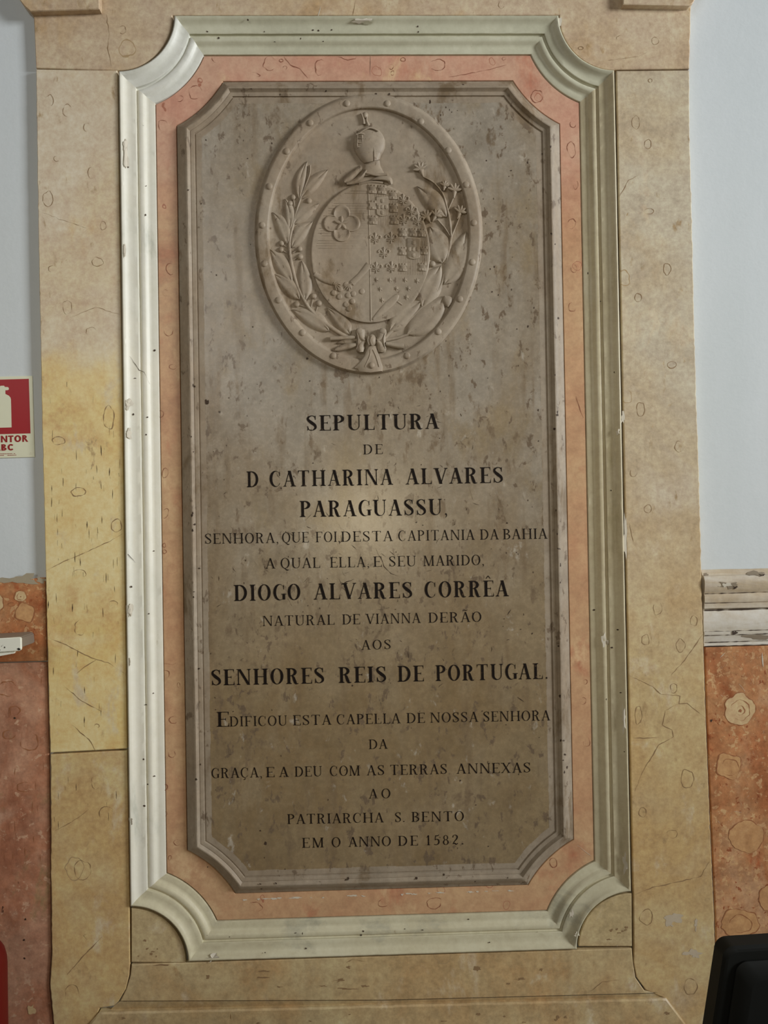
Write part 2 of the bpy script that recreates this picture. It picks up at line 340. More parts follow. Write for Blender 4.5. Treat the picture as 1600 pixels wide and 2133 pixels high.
for i in range(85):
    x = RNG.uniform(98, 252); y = RNG.triangular(770, 1540, 1000); l = RNG.uniform(4, 22)
    crack(bm, [(x, y), (x+RNG.uniform(-1, 1.5), y+l)], RNG.uniform(.9, 2.0), H, 2, .5)
obj('jamb', bm, [M['lioz_left'], M['vein'], M['vein_and_shade']], sur)
bm = bmesh.new()
FL = 2362
plate(bm, jitter([(125, FL), (112, 2133), (104, 2050), (108, 1990), (106, 1800), (105.2, 1572)], 9, 1.2, 5, False) + [(264, 1563.5), (269.4, 1888), (270.6, 2005), (269, 2032), (262, 2060), (247, 2086), (238, 2095), (207, 2100), (203, 2112), (182, 2140), (172, 2200), (172, FL)], HB, 0)
crack(bm, [(115, 1730), (150, 1712), (185, 1686)], 1.5, H); ring(bm, 222, 1694, 15, 14, H, 2.2, part=.6); ring(bm, 172, 1812, 17, 21, H, 1.3)
crack(bm, [(180, 1945), (174, 1949), (181, 1957)], 1.6, H, 2); crack(bm, [(212, 1952), (170, 1995), (140, 2030)], 2.5, H)
ring(bm, 150, 2070, 14, 18, H, 1, part=.6); ring(bm, 200, 1560+70, 10, 14, H, 1, part=.6)
for i in range(16):
    x = RNG.uniform(110, 262); y = RNG.uniform(1580, 1720); l = RNG.uniform(4, 18); crack(bm, [(x, y), (x+.5, y+l)], 1.1, H, 2, .5)
obj('jamb', bm, [M['lioz_low_left'], M['vein'], M['vein_and_shade']], sur)

bm = bmesh.new()
ri = [(1284.5, 147.5), (1320, 1867), (1321, 1972), (1320, 2004), (1326, 2036), (1345, 2062), (1386, 2080), (1391, 2086), (1424, 2130), (1436, 2180), (1436, FL)]
ro = [(1503, FL), (1494, 2133), (1487, 1900), (1478, 1700), (1470, 1500), (1465, 1345), (1461, 1180), (1455, 950), (1447, 700), (1441, 420), (1437, 300), (1436, 146)]
plate(bm, ri + jitter(ro, 8, 1.5, 8, False), HB, 0)
for pts in ([(1290, 410), (1310, 375), (1332, 364)], [(1465, 1320), (1430, 1370), (1398, 1408)], [(1312, 1408), (1360, 1430), (1377, 1446), (1417, 1450), (1415, 1466), (1432, 1465), (1470, 1496)],
            [(1414, 1466), (1386, 1480), (1380, 1510), (1400, 1520), (1403, 1535), (1372, 1552), (1338, 1610), (1323, 1648)], [(1316, 1866), (1360, 1848), (1408, 1838), (1460, 1826), (1478, 1795)], [(1319, 1537), (1370, 1537)], [(1312, 1090), (1320, 1130)]):
    crack(bm, pts, 1.6, H)
for (x, y, a, b) in ((1370, 1267, 9, 14), (1345, 1333, 8, 11), (1418, 1345, 9, 14), (1446, 1293, 7, 11), (1404, 1433, 7, 10), (1330, 1490, 7, 19), (1432, 1622, 14, 19), (1339, 1692, 8, 10), (1401, 1737, 12, 8),
                     (1325, 255, 8, 14), (1350, 300, 7, 10), (1355, 168, 4, 4), (1320, 985, 7, 8), (1335, 852, 8, 15), (1390, 560, 8, 12), (1330, 620, 7, 9), (1400, 760, 9, 7), (1352, 440, 10, 6), (1415, 930, 9, 12), (1350, 1060, 8, 8), (1440, 2055, 13, 17), (1347, 1910, 13, 15)):
    ring(bm, x, y, a, b, H, 1.3, part=RNG.choice((1, 1, .75)))
for (x, y, a, b) in ((1404, 1912, 17, 11), (1395, 1925, 8, 8), (1440, 1985, 15, 7), (1448, 1990, 5, 8), (1450, 1926, 4, 11), (1286, 1970, 1, 1)):
    blob(bm, x, y, a, b, H, 4, rough=.6)
ribbon(bm, [(1332.6, 1511), (1334.6, 1513)], 4, H, 2)
obj('jamb', bm, [M['lioz_right'], M['vein'], M['vein_and_shade'], M['chip'], plain('worn_patch', lin(208, 192, 166), .6, grain=.3)], sur)

for nm, cc, a0, a1, corner in (('spandrel', BL, -90, 0, (273.6, 2004.6)), ('spandrel', BR, 180, 270, (1316.6, 1971.5))):
    bm = bmesh.new()
    a = arc(cc, R0-(3 if cc is BL else 6), a0, a1)
    if cc is BL: a = [(x+1, y-1) for x, y in a]
    else: a = [(x-1, y-1) for x, y in a]
    plate(bm, a + [corner], HB, -.001)
    for i in range(7):
        x = corner[0] + (1 if cc is BL else -1)*RNG.uniform(10, 55); y = corner[1]-RNG.uniform(10, 50); blob(bm, x, y, RNG.uniform(1, 5), RNG.uniform(1, 2.5), -.0006, 1, rough=.6)
    obj(nm, bm, [M['lioz_low'], M['vein']], sur)
bm = bmesh.new()
plate(bm, [(274, 2009.5), (640, 1997.5), (1000, 1985.5), (1316.5, 1976), (1318.5, 2004), (1324, 2037), (1343, 2064), (1372, 2068), (800, 2084), (250, 2086), (263, 2060), (271.4, 2032)][::-1], HB, 0)
quad_grid(bm, [[U(249, 2086, -.0012), U(800, 2084, -.0012), U(1374, 2069, -.0012)], [U(238, 2095, -.004), U(800, 2090, -.004), U(1384, 2077, -.004)], [U(225, 2108, -.011), U(800, 2101, -.011), U(1390, 2088, -.011)], [U(225, 2112, -.0154), U(800, 2105, -.0154), U(1390, 2092, -.0154)]]); toward(bm)
crack(bm, [(722, 2005), (735, 1998), (760, 2003)], 1.6, H); crack(bm, [(722, 2005), (732, 2014)], 1.6, H); crack(bm, [(1230, 2065), (1255, 2045), (1290, 2042)], 2, H)
for i in range(14): blob(bm, RNG.uniform(300, 1300), RNG.uniform(2010, 2060), RNG.uniform(3, 16), RNG.uniform(1, 4), H, 1, rough=.7)
obj('sill', bm, [M['lioz_low'], M['vein']], sur)
bm = bmesh.new()
plate(bm, jitter([(206, 2110), (560, 2102), (900, 2093), (1389, 2081)], 12, 1.3, 11, False) + [(1430, 2135), (1442, 2200), (1442, FL), (166, FL), (166, 2200), (180, 2140)], HB, .006, .004)
for i in range(12): blob(bm, RNG.uniform(220, 1390), RNG.uniform(2110, 2132), RNG.uniform(2, 6), RNG.uniform(1, 3), .0064, 1, rough=.7)
obj('base_course', bm, [M['lioz_low'], M['vein']], sur)

# ------------------------------------------------------------------ white moulded frame + red inlay
def lvl(k):
    """(dx, dy, R) of a concentric outline; k in pixels from the outer edge"""
    T = [(0, (0, 0, 116)), (76, (70.5, 71.5, 187)), (124, (113.5, 126.5, 247)), (157, (154.5, 164.5, 286)), (170, (167.5, 178, 300))]
    for (a, A), (b, B) in zip(T, T[1:]):
        if k <= b:
            s = (k-a)/(b-a); return tuple(A[i]+(B[i]-A[i])*s for i in range(3))
    return T[-1][1]
CW = [U(*p) for p in (TL, TR, BR, BL)]
PX = 1.26/1038.0     # metres of wall per photo pixel
X0, X1, Z1, Z0 = -.63, .63, ZC+1.18708, ZC-1.18708
def outline(k, ns=1, na=18):
    dx, dy, R = lvl(k); dx *= PX; dy *= PX; R *= PX
    w, hh = (X1-X0), (Z1-Z0); pts = []
    cx = math.sqrt(R*R-dy*dy); cz = math.sqrt(R*R-dx*dx)
    a0 = math.atan2(dy, cx); a1 = math.atan2(cz, dx)
    corner = [(X0, Z1, 1, -1), (X1, Z1, -1, -1), (X1, Z0, -1, 1), (X0, Z0, 1, 1)]
    def arcp(c, rev):
        ox, oz, sx, sz = c; out = []
        for i in range(na+1):
            a = a0+(a1-a0)*(i/na if not rev else 1-i/na); out.append((ox+sx*R*math.cos(a), oz+sz*R*math.sin(a)))
        return out
    segs = [arcp(corner[0], True), arcp(corner[1], False), arcp(corner[2], True), arcp(corner[3], False)]
    for i in range(4):
        pts += [(p, 'a%d' % i) for p in segs[i]]
        a, b = segs[i][-1], segs[(i+1) % 4][0]; n = ns if i % 2 == 0 else int(ns*1.9)
        pts += [((a[0]+(b[0]-a[0])*j/n, a[1]+(b[1]-a[1])*j/n), 's%d' % i) for j in range(1, n)]
    return pts
def sweep(bm, prof, ns=60, rough=.0004, mat=0, seed=0, matf=None):
    rows = []; kinds = None
    for k, h in prof:
        o = outline(k, ns); kinds = [q[1] for q in o]
        rows.append([Vector((p[0], -(h + rough*(mnoise.noise((p[0]*26, p[1]*26, seed+k*.02)) + .6*mnoise.noise((p[0]*80, p[1]*80, seed+k*.1)))), p[1])) for p, _ in o])
    vs = quad_grid(bm, rows, close_u=True, mat=mat); toward(bm)
    return vs
def prof_h(prof, k):
    for (a, ha), (b, hb) in zip(prof, prof[1:]):
        if a <= k <= b: return ha+(hb-ha)*(k-a)/max(1e-6, b-a)
    return prof[-1][1]
FP = [(.9, -.0492), (1.1, -.002), (1.5, .002), (2.6, .0055), (5, .0070), (7.5, .0062), (11, .0026), (15, -.0016), (20, -.0044), (27, -.0054), (34.6, -.0058), (35.8, -.0066), (36.3, -.0122), (37.6, -.0134), (40.2, -.0134), (41.6, -.0098), (44, -.0090), (49, -.0094), (52, -.0112), (55.5, -.0156), (59, -.0184), (63, -.0192), (73.5, -.0196), (75, -.0205), (76, -.025), (76.4, -.0492)]
frm = thing('moulded_frame', (0, -.02, Z0), 'white and grey marble moulding with scooped corners and a pink red inlay round the tablet', 'frame')
bm = bmesh.new(); sweep(bm, FP, 110, .0006)
bm.faces.ensure_lookup_table(); kinds = [q[1] for q in outline(0, 110)]; nc = len(kinds)
SEG = {'s0': 1, 's1': 5, 's2': 6, 's3': 0, 'a0': 7, 'a1': 1, 'a2': 6, 'a3': 6}
for i, f in enumerate(bm.faces):         # tone per length; lit left and dull right are put into the colour
    a, b = kinds[i % nc], kinds[(i+1) % nc]; f.material_index = SEG[a if a[0] == 's' else b]
def frame_h(x, y):
    p = U(x, y, -.004); d = min(p.x-X0, X1-p.x, Z1-p.z, p.z-Z0)/PX
    d = min([d] + [(math.hypot(p.x-a, p.z-b)/PX-116)/.934 for a in (X0, X1) for b in (Z0, Z1)])
    return prof_h(FP, max(1.5, d)) + .0007
for (x, y, a, b) in ((1191, 1903, 5, 8), (1202, 1946, 5, 6), (443, 1996, 12, 7), (1298, 870, 4, 12), (1288, 900, 5, 5), (1303, 1120, 4, 40), (1262, 1335, 6, 14), (1300, 1500, 5, 24), (1302, 1800, 5, 17), (1165, 45, 5, 9)):
    blob(bm, x, y, a, b, 0, 2, hf=frame_h, rough=.6)
blob(bm, 757, 42, 18, 6, 0, 2, hf=frame_h, rough=.5); blob(bm, 763, 48, 10, 4, 0, 1, hf=frame_h)
for (x, y, a, b) in ((262, 330, 4, 26), (262, 300, 4, 12), (268, 905, 7, 9), (267, 840, 8, 11), (271, 1270, 6, 15), (272, 1710, 4, 8), (259, 520, 3, 14), (268, 1380, 3, 10)):
    blob(bm, x, y, a, b, 0, 4, hf=frame_h, rough=.5); blob(bm, x+1, y-1, a*.7, b*.7, 0, 2, hf=lambda u, v: frame_h(u, v)+.0004, rough=.4)
for pts in ([(270, 742), (290, 771), (300, 775), (312, 800)], [(262, 1150), (282, 1172)], [(1012, 1895), (1030, 1880)], [(300, 262), (291, 258)]):
    crack(bm, pts, 1.5, 0, 3, 1, hf=frame_h)
for i in range(60):
    s = RNG.choice('tblr')
    x, y = {'t': (RNG.uniform(430, 1100), RNG.uniform(40, 112)), 'b': (RNG.uniform(430, 1150), RNG.uniform(1926, 1990)), 'l': (RNG.uniform(256, 318), RNG.uniform(300, 1750)), 'r': (RNG.uniform(1218, 1276), RNG.uniform(300, 1750))}[s]
    if s in 'lr': x += (y-300)*(.0155 if s == 'l' else .02)
    if s == 'b': y -= .033*(x-560)
    blob(bm, x, y, RNG.uniform(.8, 2.4), RNG.uniform(.8, 2.2), 0, 3, hf=frame_h)
obj('moulding', bm, [M['white_marble'], M['pale_marble'], M['chip'], M['vein_and_shade'], plain('grey_spall', lin(206, 198, 180), .7, grain=.3), M['shaded_marble'], M['warm_marble'], M['white_marble2']], frm, 28)
bm = bmesh.new(); HR = -.0215
sweep(bm, [(76.9, -.0492), (77, HR-.002), (78, HR), (90, HR), (105, HR), (123.2, HR), (124, HR-.002), (124.1, -.0492)], 70, .0002)
h = HR+.0006
for (x, y, a, b, q) in ((455, 122, 14, 9, .5), (530, 155, 12, 4, .5), (562, 132, 13, 15, .8), (667, 140, 11, 16, .7), (586, 126, 4, 3, 1), (594, 141, 4, 4, .7), (815, 139, 5, 5, 1), (791, 142, 2, 3, 1), (818, 152, 3, 5, 1), (840, 124, 5, 4, 1), (912, 135, 16, 12, .8), (1050, 122, 4, 3, 1),
                        (1119, 201, 12, 13, 1), (407, 192, 13, 14, .85), (340, 262, 10, 13, .6), (375, 205, 7, 6, .6), (1191, 312, 8, 17, 1), (1194, 258, 6, 7, .6), (1192, 466, 8, 11, .8), (1200, 385, 5, 9, .7), (1196, 560, 6, 8, .8),
                        (360, 764, 8, 5, 1), (358, 805, 4, 4, .8), (335, 862, 6, 7, 1), (344, 985, 6, 10, 1), (345, 1069, 6, 10, .7), (342, 1136, 3, 4, 1), (343, 1149, 4, 4, 1), (345, 1405, 8, 9, .7), (372, 1427, 3, 5, 1), (361, 1500, 8, 7, .7), (358, 1570, 7, 8, .7), (344, 1640, 5, 7, 1), (345, 1695, 3, 5, 1), (370, 1755, 8, 6, .6), (354, 1787, 3, 5, 1),
                        (905, 1882, 15, 12, 1), (1153, 1797, 8, 10, 1), (800, 1880, 12, 9, .6), (530, 1890, 16, 11, .5), (355, 560, 8, 12, .7), (345, 610, 6, 6, .7), (352, 690, 9, 10, .6), (1192, 640, 7, 9, .7), (1215, 1460, 6, 8, .7), (1222, 1545, 7, 10, .7), (1220, 1420, 4, 5, 1)):
    ring(bm, x, y, a, b, h, 1.2, part=q, rot=RNG.uniform(-.3, .3))
for pts in ([(592, 118), (605, 135), (625, 143), (642, 163)], [(705, 118), (725, 125), (741, 122), (743, 117)], [(1055, 135), (1020, 145), (970, 155), (936, 160)], [(343, 1382), (360, 1385), (367, 1381)], [(1200, 825), (1212, 862), (1216, 870)]):
    crack(bm, pts, 1.5, h, amp=1.2)
ribbon(bm, [(771.5, 117), (771.5, 130), (771, 145), (771, 160)], 1.6, h, 2)
for i in range(28):
    x = RNG.uniform(500, 1090); y = 1871-.033*(x-560)+RNG.uniform(0, 2); blob(bm, x, y, RNG.uniform(2, 8), RNG.uniform(.6, 1.8), h, 3, rough=.6)
crack(bm, [(1203, 1761), (1232, 1783)], 1.4, h, 3)
obj('inlay_band', bm, [M['red_inlay'], plain('red_vein', lin(140, 84, 62), .6), M['vein_and_shade'], M['chip']], frm, label='pink red marble inlay band')

# ------------------------------------------------------------------ the memorial tablet
tab = thing('memorial_tablet', (0, -.01, Z0+.15), 'grey brown limestone tablet carved with an oval coat of arms and black inscription', 'memorial')
HS = -.013
SP = [(124.8, -.0492), (125, HR-.001), (126, HR+.001), (129, -.0185), (134, -.0122), (138, -.0072), (142.5, -.0036), (144.2, -.0036), (146.2, -.0080), (147.6, -.0104), (148.4, -.0116), (149.2, -.0106), (153.6, -.0108), (155.3, -.0114), (156, HS-.0022), (157.2, HS-.0022), (158.2, HS-.0002), (160, HS), (170, HS)]
bm = bmesh.new(); sweep(bm, SP, 100, .0004, seed=3)
def mould_h(x, y):
    p = U(x, y, -.010)
    ex, ez = min(p.x-X0, X1-p.x)/PX, min(Z1-p.z, p.z-Z0)/PX
    k = 124+(ex-113.5)*33/41 if ex < ez else 124+(ez-126.5)*33/38
    return prof_h(SP, max(125, min(169, k)))+.0008
for i in range(55):
    s = RNG.choice('llrrrtb')
    x, y = {'t': (RNG.uniform(500, 1040), RNG.uniform(174, 198)), 'b': (RNG.uniform(520, 1080), RNG.uniform(1834, 1856)), 'l': (RNG.uniform(387, 404), RNG.uniform(320, 1650)), 'r': (RNG.uniform(1142, 1156), RNG.uniform(300, 1650))}[s]
    if s in 'lr': x += (y-300)*(.0155 if s == 'l' else .02)
    if s == 'b': y -= .033*(x-560)
    blob(bm, x, y, RNG.uniform(.8, 2.6), RNG.uniform(.8, 3.2), 0, 1, hf=mould_h)
obj('slab_moulding', bm, [M['relief'], M['vein_and_shade']], tab, 28)
bm = bmesh.new()
o = [p for p, _ in outline(169, 2)]
A = [bm.verts.new((x, -HS, z)) for x, z in o]; B = [bm.verts.new((x, .0492, z)) for x, z in o]
bm.faces.new(A); bm.faces.new(B[::-1])
for i in range(len(A)): bm.faces.new((A[i], A[(i+1) % len(A)], B[(i+1) % len(A)], B[i]))
toward(bm); hs = HS+.0004
for i in range(150):                     # small holes and chips all over the old face
    x, y = RNG.uniform(415, 1130), RNG.uniform(215, 1815)
    if ((x-768)/240)**2+((y-488)/295)**2 < 1: continue
    blob(bm, x, y, RNG.uniform(.5, 1.6), RNG.uniform(.6, 2.2), hs, 1, rough=.5)
for i in range(110):
    x, y = RNG.gauss(770, 190), RNG.triangular(830, 1500, 1150)
    if not 430 < x < 1120: continue
    a = RNG.uniform(0, 6.28); l = RNG.uniform(4, 16); crack(bm, [(x, y), (x+math.cos(a)*l*.5+RNG.uniform(-2, 2), y+math.sin(a)*l*.5), (x+math.cos(a)*l, y+math.sin(a)*l)], RNG.uniform(.6, 1.4), hs, 1, 2)
for pts in ([(1, 1)], ):
    pass
for pts in ([(783, 1142), (788, 1155), (795, 1165), (800, 1180), (815, 1195), (830, 1200)], [(978, 1018), (982, 1030), (985, 1040)], [(752, 1150), (750, 1165), (755, 1180), (760, 1192)], [(706, 1205), (712, 1218), (722, 1212), (738, 1206)], [(600, 1247), (608, 1262)], [(636, 1084), (645, 1075), (650, 1070)], [(706, 1135), (712, 1125), (710, 1115)], [(850, 1358), (852, 1372)], [(1078, 1452), (1092, 1462)]):
    crack(bm, pts, 1.8, hs, 1, 1.5)
blob(bm, 640, 747-.0, 2, 2, hs, 1); blob(bm, 431, 837, 4, 6, hs, 1); blob(bm, 896, 212, 1.5, 4, hs, 1); blob(bm, 553, 1757, 2.5, 3.5, hs, 1)
obj('inscription_slab', bm, [M['slab'], M['vein_and_shade']], tab)

# ---- lettering: Didone capitals drawn as strokes
def G_rect(x0, y0, x1, y1): return [(x0, y0), (x1, y0), (x1, y1), (x0, y1)]
def G_diag(x0, y0, x1, y1, w): return [(x0-w/2, y0), (x0+w/2, y0), (x1+w/2, y1), (x1-w/2, y1)]
def G_ring(cx, cy, rx, ry, tl, tr, th, a0=0, a1=360, n=28):
    """elliptic bowl, wall tl on the left, tr on the right, th at top and bottom -> list of quads"""
    ix = cx+(tl-tr)/2; irx = rx-(tl+tr)/2; iry = ry-th; out = []; pts = []
    for i in range(n+1):
        a = math.radians(a0+(a1-a0)*i/n); c, s = math.cos(a), math.sin(a)
        pts.append(((cx+rx*c, cy+ry*s), (ix+irx*c, cy+iry*s)))
    return [[pts[i][0], pts[i+1][0], pts[i+1][1], pts[i][1]] for i in range(n)]
def G_stroke(pts, n=5):
    P = catmull(pts, n); out = []; L = []
    for i, p in enumerate(P):
        a, b = P[max(0, i-1)], P[min(len(P)-1, i+1)]; dx, dy = b[0]-a[0], b[1]-a[1]; l = math.hypot(dx, dy) or 1
        L.append(((p[0]-dy/l*p[2]/2, p[1]+dx/l*p[2]/2), (p[0]+dy/l*p[2]/2, p[1]-dx/l*p[2]/2)))
    return [[L[i][0], L[i+1][0], L[i+1][1], L[i][1]] for i in range(len(L)-1)]
def glyph(ch, T, h, serif=True):
    """-> width, polygons; cap height 1"""
    S = .085 if serif else 0; P = []; R = lambda *a: P.append(G_rect(*a)); D = lambda *a: P.append(G_diag(*a))
    def ser(x0, x1, y, top):
        if not serif: return
        y0, y1 = (1-h, 1) if top else (0, h); R(x0-S, y0, x1+S, y1)
        yy, s = (1-h, -1) if top else (h, 1)
        P.append([(x0-S*.55, yy), (x0, yy), (x0, yy+s*.05)]); P.append([(x1, yy), (x1+S*.55, yy), (x1, yy+s*.05)])
    def stem(x, w, y0=0, y1=1, bot=True, top=True):
        R(x, y0, x+w, y1)
        if bot: ser(x, x+w, 0, False)
        if top: ser(x, x+w, 1, True)
    def arm(x0, x1, y, up_, dn):
        R(x0, y, x1, y+h)
        if serif:
            if up_: P.append([(x1-.07, y), (x1, y), (x1, y+up_)])
            if dn: P.append([(x1-.07, y+h), (x1, y+h), (x1, y+h-dn)])
    acc = None
    if ch in 'ÇÊÃ': acc = ch; ch = {'Ç': 'C', 'Ê': 'E', 'Ã': 'A'}[ch]
    s0 = S
    if ch == 'A':
        w = .80; D(.06+s0*.4, 0, .40, 1, h*1.25); D(w-T/2-s0*.5, 0, .40, 1, T*1.05); R(.17, .32, .62, .32+h)
        ser(.06+s0*.4-h/2, .06+s0*.4+h/2, 0, False); ser(w-T-s0*.5, w-s0*.5, 0, False)
    elif ch == 'B':
        w = .68; stem(s0, T); x = s0+T*.5
        P += G_ring(x+.16, .755, .30, .245, 0, T*.9, h, -90, 90); P += G_ring(x+.17, .26, .36, .26, 0, T, h, -90, 90)
        R(x, 1-h, x+.17, 1); R(x, .51, x+.17, .51+h); R(x, 0, x+.18, h)
    elif ch in 'CG':
        w = .76; P += G_ring(.39, .5, .39, .51, T, h, h, 48, 318 if ch == 'C' else 325)
        if serif: P.append([(.64, .86), (.70, .99), (.70, .66), (.665, .66)]); 
        if ch == 'C' and serif: P.append([(.66, .22), (.70, .24), (.66, .14), (.62, .12)])
        if ch == 'G':
            R(.59, .04, .59+T*.95, .40); ser(.59, .59+T*.9, 0, False) if False else R(.52, .40-h, .60+T*1.35, .40)
        if not serif:
            P[:] = G_ring(.40, .5, .40, .5, T, T, T*.9, 40, 320)
    elif ch == 'D':
        w = .82; stem(s0, T); x = s0+T*.5; P += G_ring(x+.20, .5, .46, .5, 0, T, h, -90, 90); R(x, 1-h, x+.21, 1); R(x, 0, x+.21, h); w = x+.68
    elif ch in 'EF':
        w = .66; stem(s0, T, bot=ch == 'F' or True); arm(s0, w, 1-h, 0, .26); arm(s0+T, .50, .5-h/2, .12, .12)
        if ch == 'E': arm(s0, w+.02, 0, .28, 0)
        if not serif: R(s0, .5-h/2, .55, .5+h/2)
    elif ch == 'H': w = .92; stem(s0, T); stem(w-s0-T, T); R(s0+T, .5-h/2, w-s0-T, .5+h/2)
    elif ch == 'I': w = T+2*s0; stem(s0, T)
    elif ch == 'L': w = .66; stem(s0, T); arm(s0, w, 0, .30, 0)
    elif ch == 'M':
        w = 1.02; stem(s0, h*1.3, top=False); D(s0+T*.45, 1, w*.5, 0, T); D(w-s0-T*.7, 1, w*.5+T*.1, 0, h*1.3); stem(w-s0-T, T); R(0, 1-h, s0+T*.5, 1)
    elif ch == 'N':
        w = .90; stem(s0, h*1.3 if serif else T, top=False); D(s0+T*.45, 1, w-s0-(h if serif else T*.5), 0, T); stem(w-s0-(h*1.3 if serif else T), h*1.3 if serif else T, bot=not serif); R(0, 1-h, s0+T*.5, 1) if serif else None
    elif ch in 'OQ':
        w = .82; P += G_ring(.41, .5, .41, .51, T, T, h, 0, 360)
        if ch == 'Q': P += G_stroke([(.30, .02, h), (.42, -.05, T*.6), (.58, -.17, T*.8), (.74, -.13, h)])
    elif ch in 'PR':
        w = .68; stem(s0, T); x = s0+T*.5; P += G_ring(x+.16, .745, .34, .255, 0, T, h, -90, 90); R(x, 1-h, x+.17, 1); R(x, .49, x+.17, .49+h)
        if ch == 'R':
            w = .80
            P += G_stroke([(x+.20, .50, h*1.5), (.46, .42, T*.8), (.53, .22, T), (.60, .06, T*.9), (.68, 0.01, h*1.6), (.78, .03, h)]) if serif else [G_diag(.68, 0, .36, .5, T*1.15)]
    elif ch == 'S':
        w = .62; P += G_stroke([(.535, .74, h*.9), (.50, .90, h*1.4), (.32, .975, h), (.12, .88, T*.62), (.10, .72, T*.85), (.30, .53, T*1.08), (.50, .36, T*.95), (.53, .17, T*.7), (.34, .03, h), (.13, .09, h*1.4), (.075, .28, h*.9)], 6)
        P.append([(.515, .98), (.56, .98), (.56, .69), (.53, .69)]); P.append([(.04, .02), (.085, .02), (.085, .32), (.055, .32)])
    elif ch == 'T':
        w = .78; stem(w/2-T/2, T, top=False); R(.02, 1-h, w-.02, 1)
        if serif: P.append([(.02, 1), (.09, 1-h), (.02, .76)]); P.append([(w-.02, 1), (w-.09, 1-h), (w-.02, .76)])
    elif ch == 'U':
        w = .84; R(s0, .3, s0+T, 1); ser(s0, s0+T, 1, True); x1 = w-s0-h; R(x1-h*.2, .3, x1+h, 1); ser(x1-h*.2, x1+h, 1, True)
        P += G_ring((s0+x1+h)/2, .3, (x1+h-s0)/2, .31, T, h*1.2, h*1.2, 180, 360)
    elif ch == 'V':
        w = .80; D(s0*.5+T/2, 1, .42, 0, T*1.05); D(w-s0*.6, 1, .42, 0, h*1.25); ser(s0*.5, s0*.5+T, 1, True); ser(w-s0*.6-h/2, w-s0*.6+h/2, 1, True)
    elif ch == 'X':
        w = .80; D(w-s0-T*.3, 0, s0+T*.5, 1, T*1.05); D(s0*.8, 0, w-s0*.9, 1, h*1.25 if serif else T*1.05); ser(s0*.5, s0*.5+T, 1, True); ser(w-s0*.9-T, w-s0*.9+.02, 0, False); ser(w-s0*1.2, w-s0*.7, 1, True); ser(s0*.6, s0*1.0, 0, False)
    elif ch == '1': w = .34; stem(.12, T*.9, top=False); P.append([(.02, .78), (.13, 1), (.13, .90), (.04, .74)])
    elif ch == '5':
        w = .54; P.append(G_diag(.14, .5, .20, .98, h*1.4)); P += G_stroke([(.20, .96, T*.5), (.36, .94, T*.7), (.50, 1.03, h)]); P += G_stroke([(.15, .50, h), (.30, .60, h*1.5), (.46, .46, T*.9), (.45, .18, T*.9), (.26, .02, h*1.3), (.06, .08, T*.6)])
    elif ch == '8': w = .54; P += G_ring(.27, .74, .21, .25, T*.7, T*.7, h); P += G_ring(.27, .26, .26, .27, T*.85, T*.85, h)
    elif ch == '2':
        w = .56; P += G_stroke([(.08, .74, T*.7), (.12, .92, h*1.3), (.30, .98, h*1.3), (.46, .84, T*.9), (.42, .60, T*.85), (.24, .36, h*1.6), (.08, .10, h*1.4)]); P += G_stroke([(.08, .08, h*1.4), (.22, .14, T*.8), (.38, .03, T*.8), (.52, .16, h)])
    elif ch == '.': w = .16; P.append([(.03+.06+.06*math.cos(a*.785), .06+.06*math.sin(a*.785)) for a in range(8)])
    elif ch == ',': w = .18; P.append([(.09+.055*math.cos(a*.785), .05+.055*math.sin(a*.785)) for a in range(8)]); P += G_stroke([(.12, .04, .06), (.13, -.06, .05), (.06, -.17, .02)])
    else: w = .4
    if acc == 'Ç': P += G_stroke([(.40, -.02, h), (.44, -.10, h*1.4), (.36, -.20, T*.5), (.27, -.17, h)])
    if acc == 'Ê': P += [G_diag(.20, 1.12, .33, 1.30, .06), G_diag(.46, 1.12, .33, 1.30, .06)]
    if acc == 'Ã': P += G_stroke([(.18, 1.10, .03), (.30, 1.20, .06), (.46, 1.13, .06), (.60, 1.22, .03)])
    return w, P
DEP = [0]
def word(bm, txt, x0, x1, base, cap, T, h, hgt, mat=0, serif=True, gap=.17, lean=.02):
    gs = [glyph(c, T, h, serif) for c in txt]
    tot = sum(g[0] for g in gs); k = (x1-x0)/cap/(tot+gap*(len(gs)-1)) if len(gs) > 1 else (x1-x0)/cap/tot
    if len(gs) > 1:                       # share the fit between letter width and letter space
        kw = max(.82, min(1.12, k)); sp = ((x1-x0)/cap - tot*kw)/(len(gs)-1)
    else: kw, sp = k, 0
    x = x0
    for w, polys in gs:
        for p in polys:
            DEP[0] = (DEP[0]+1) % 17; hh = hgt + DEP[0]*6e-6; vs = []
            for a, b in p:
                X = x+a*kw*cap; Y = base(X)-b*cap; vs.append(U(X+lean*(-b*cap), Y, hh))
            try: face(bm, vs, mat)
            except ValueError: pass
        x += (w*kw+sp)*cap
BOLD, LIGHT = (.185, .045), (.125, .042)
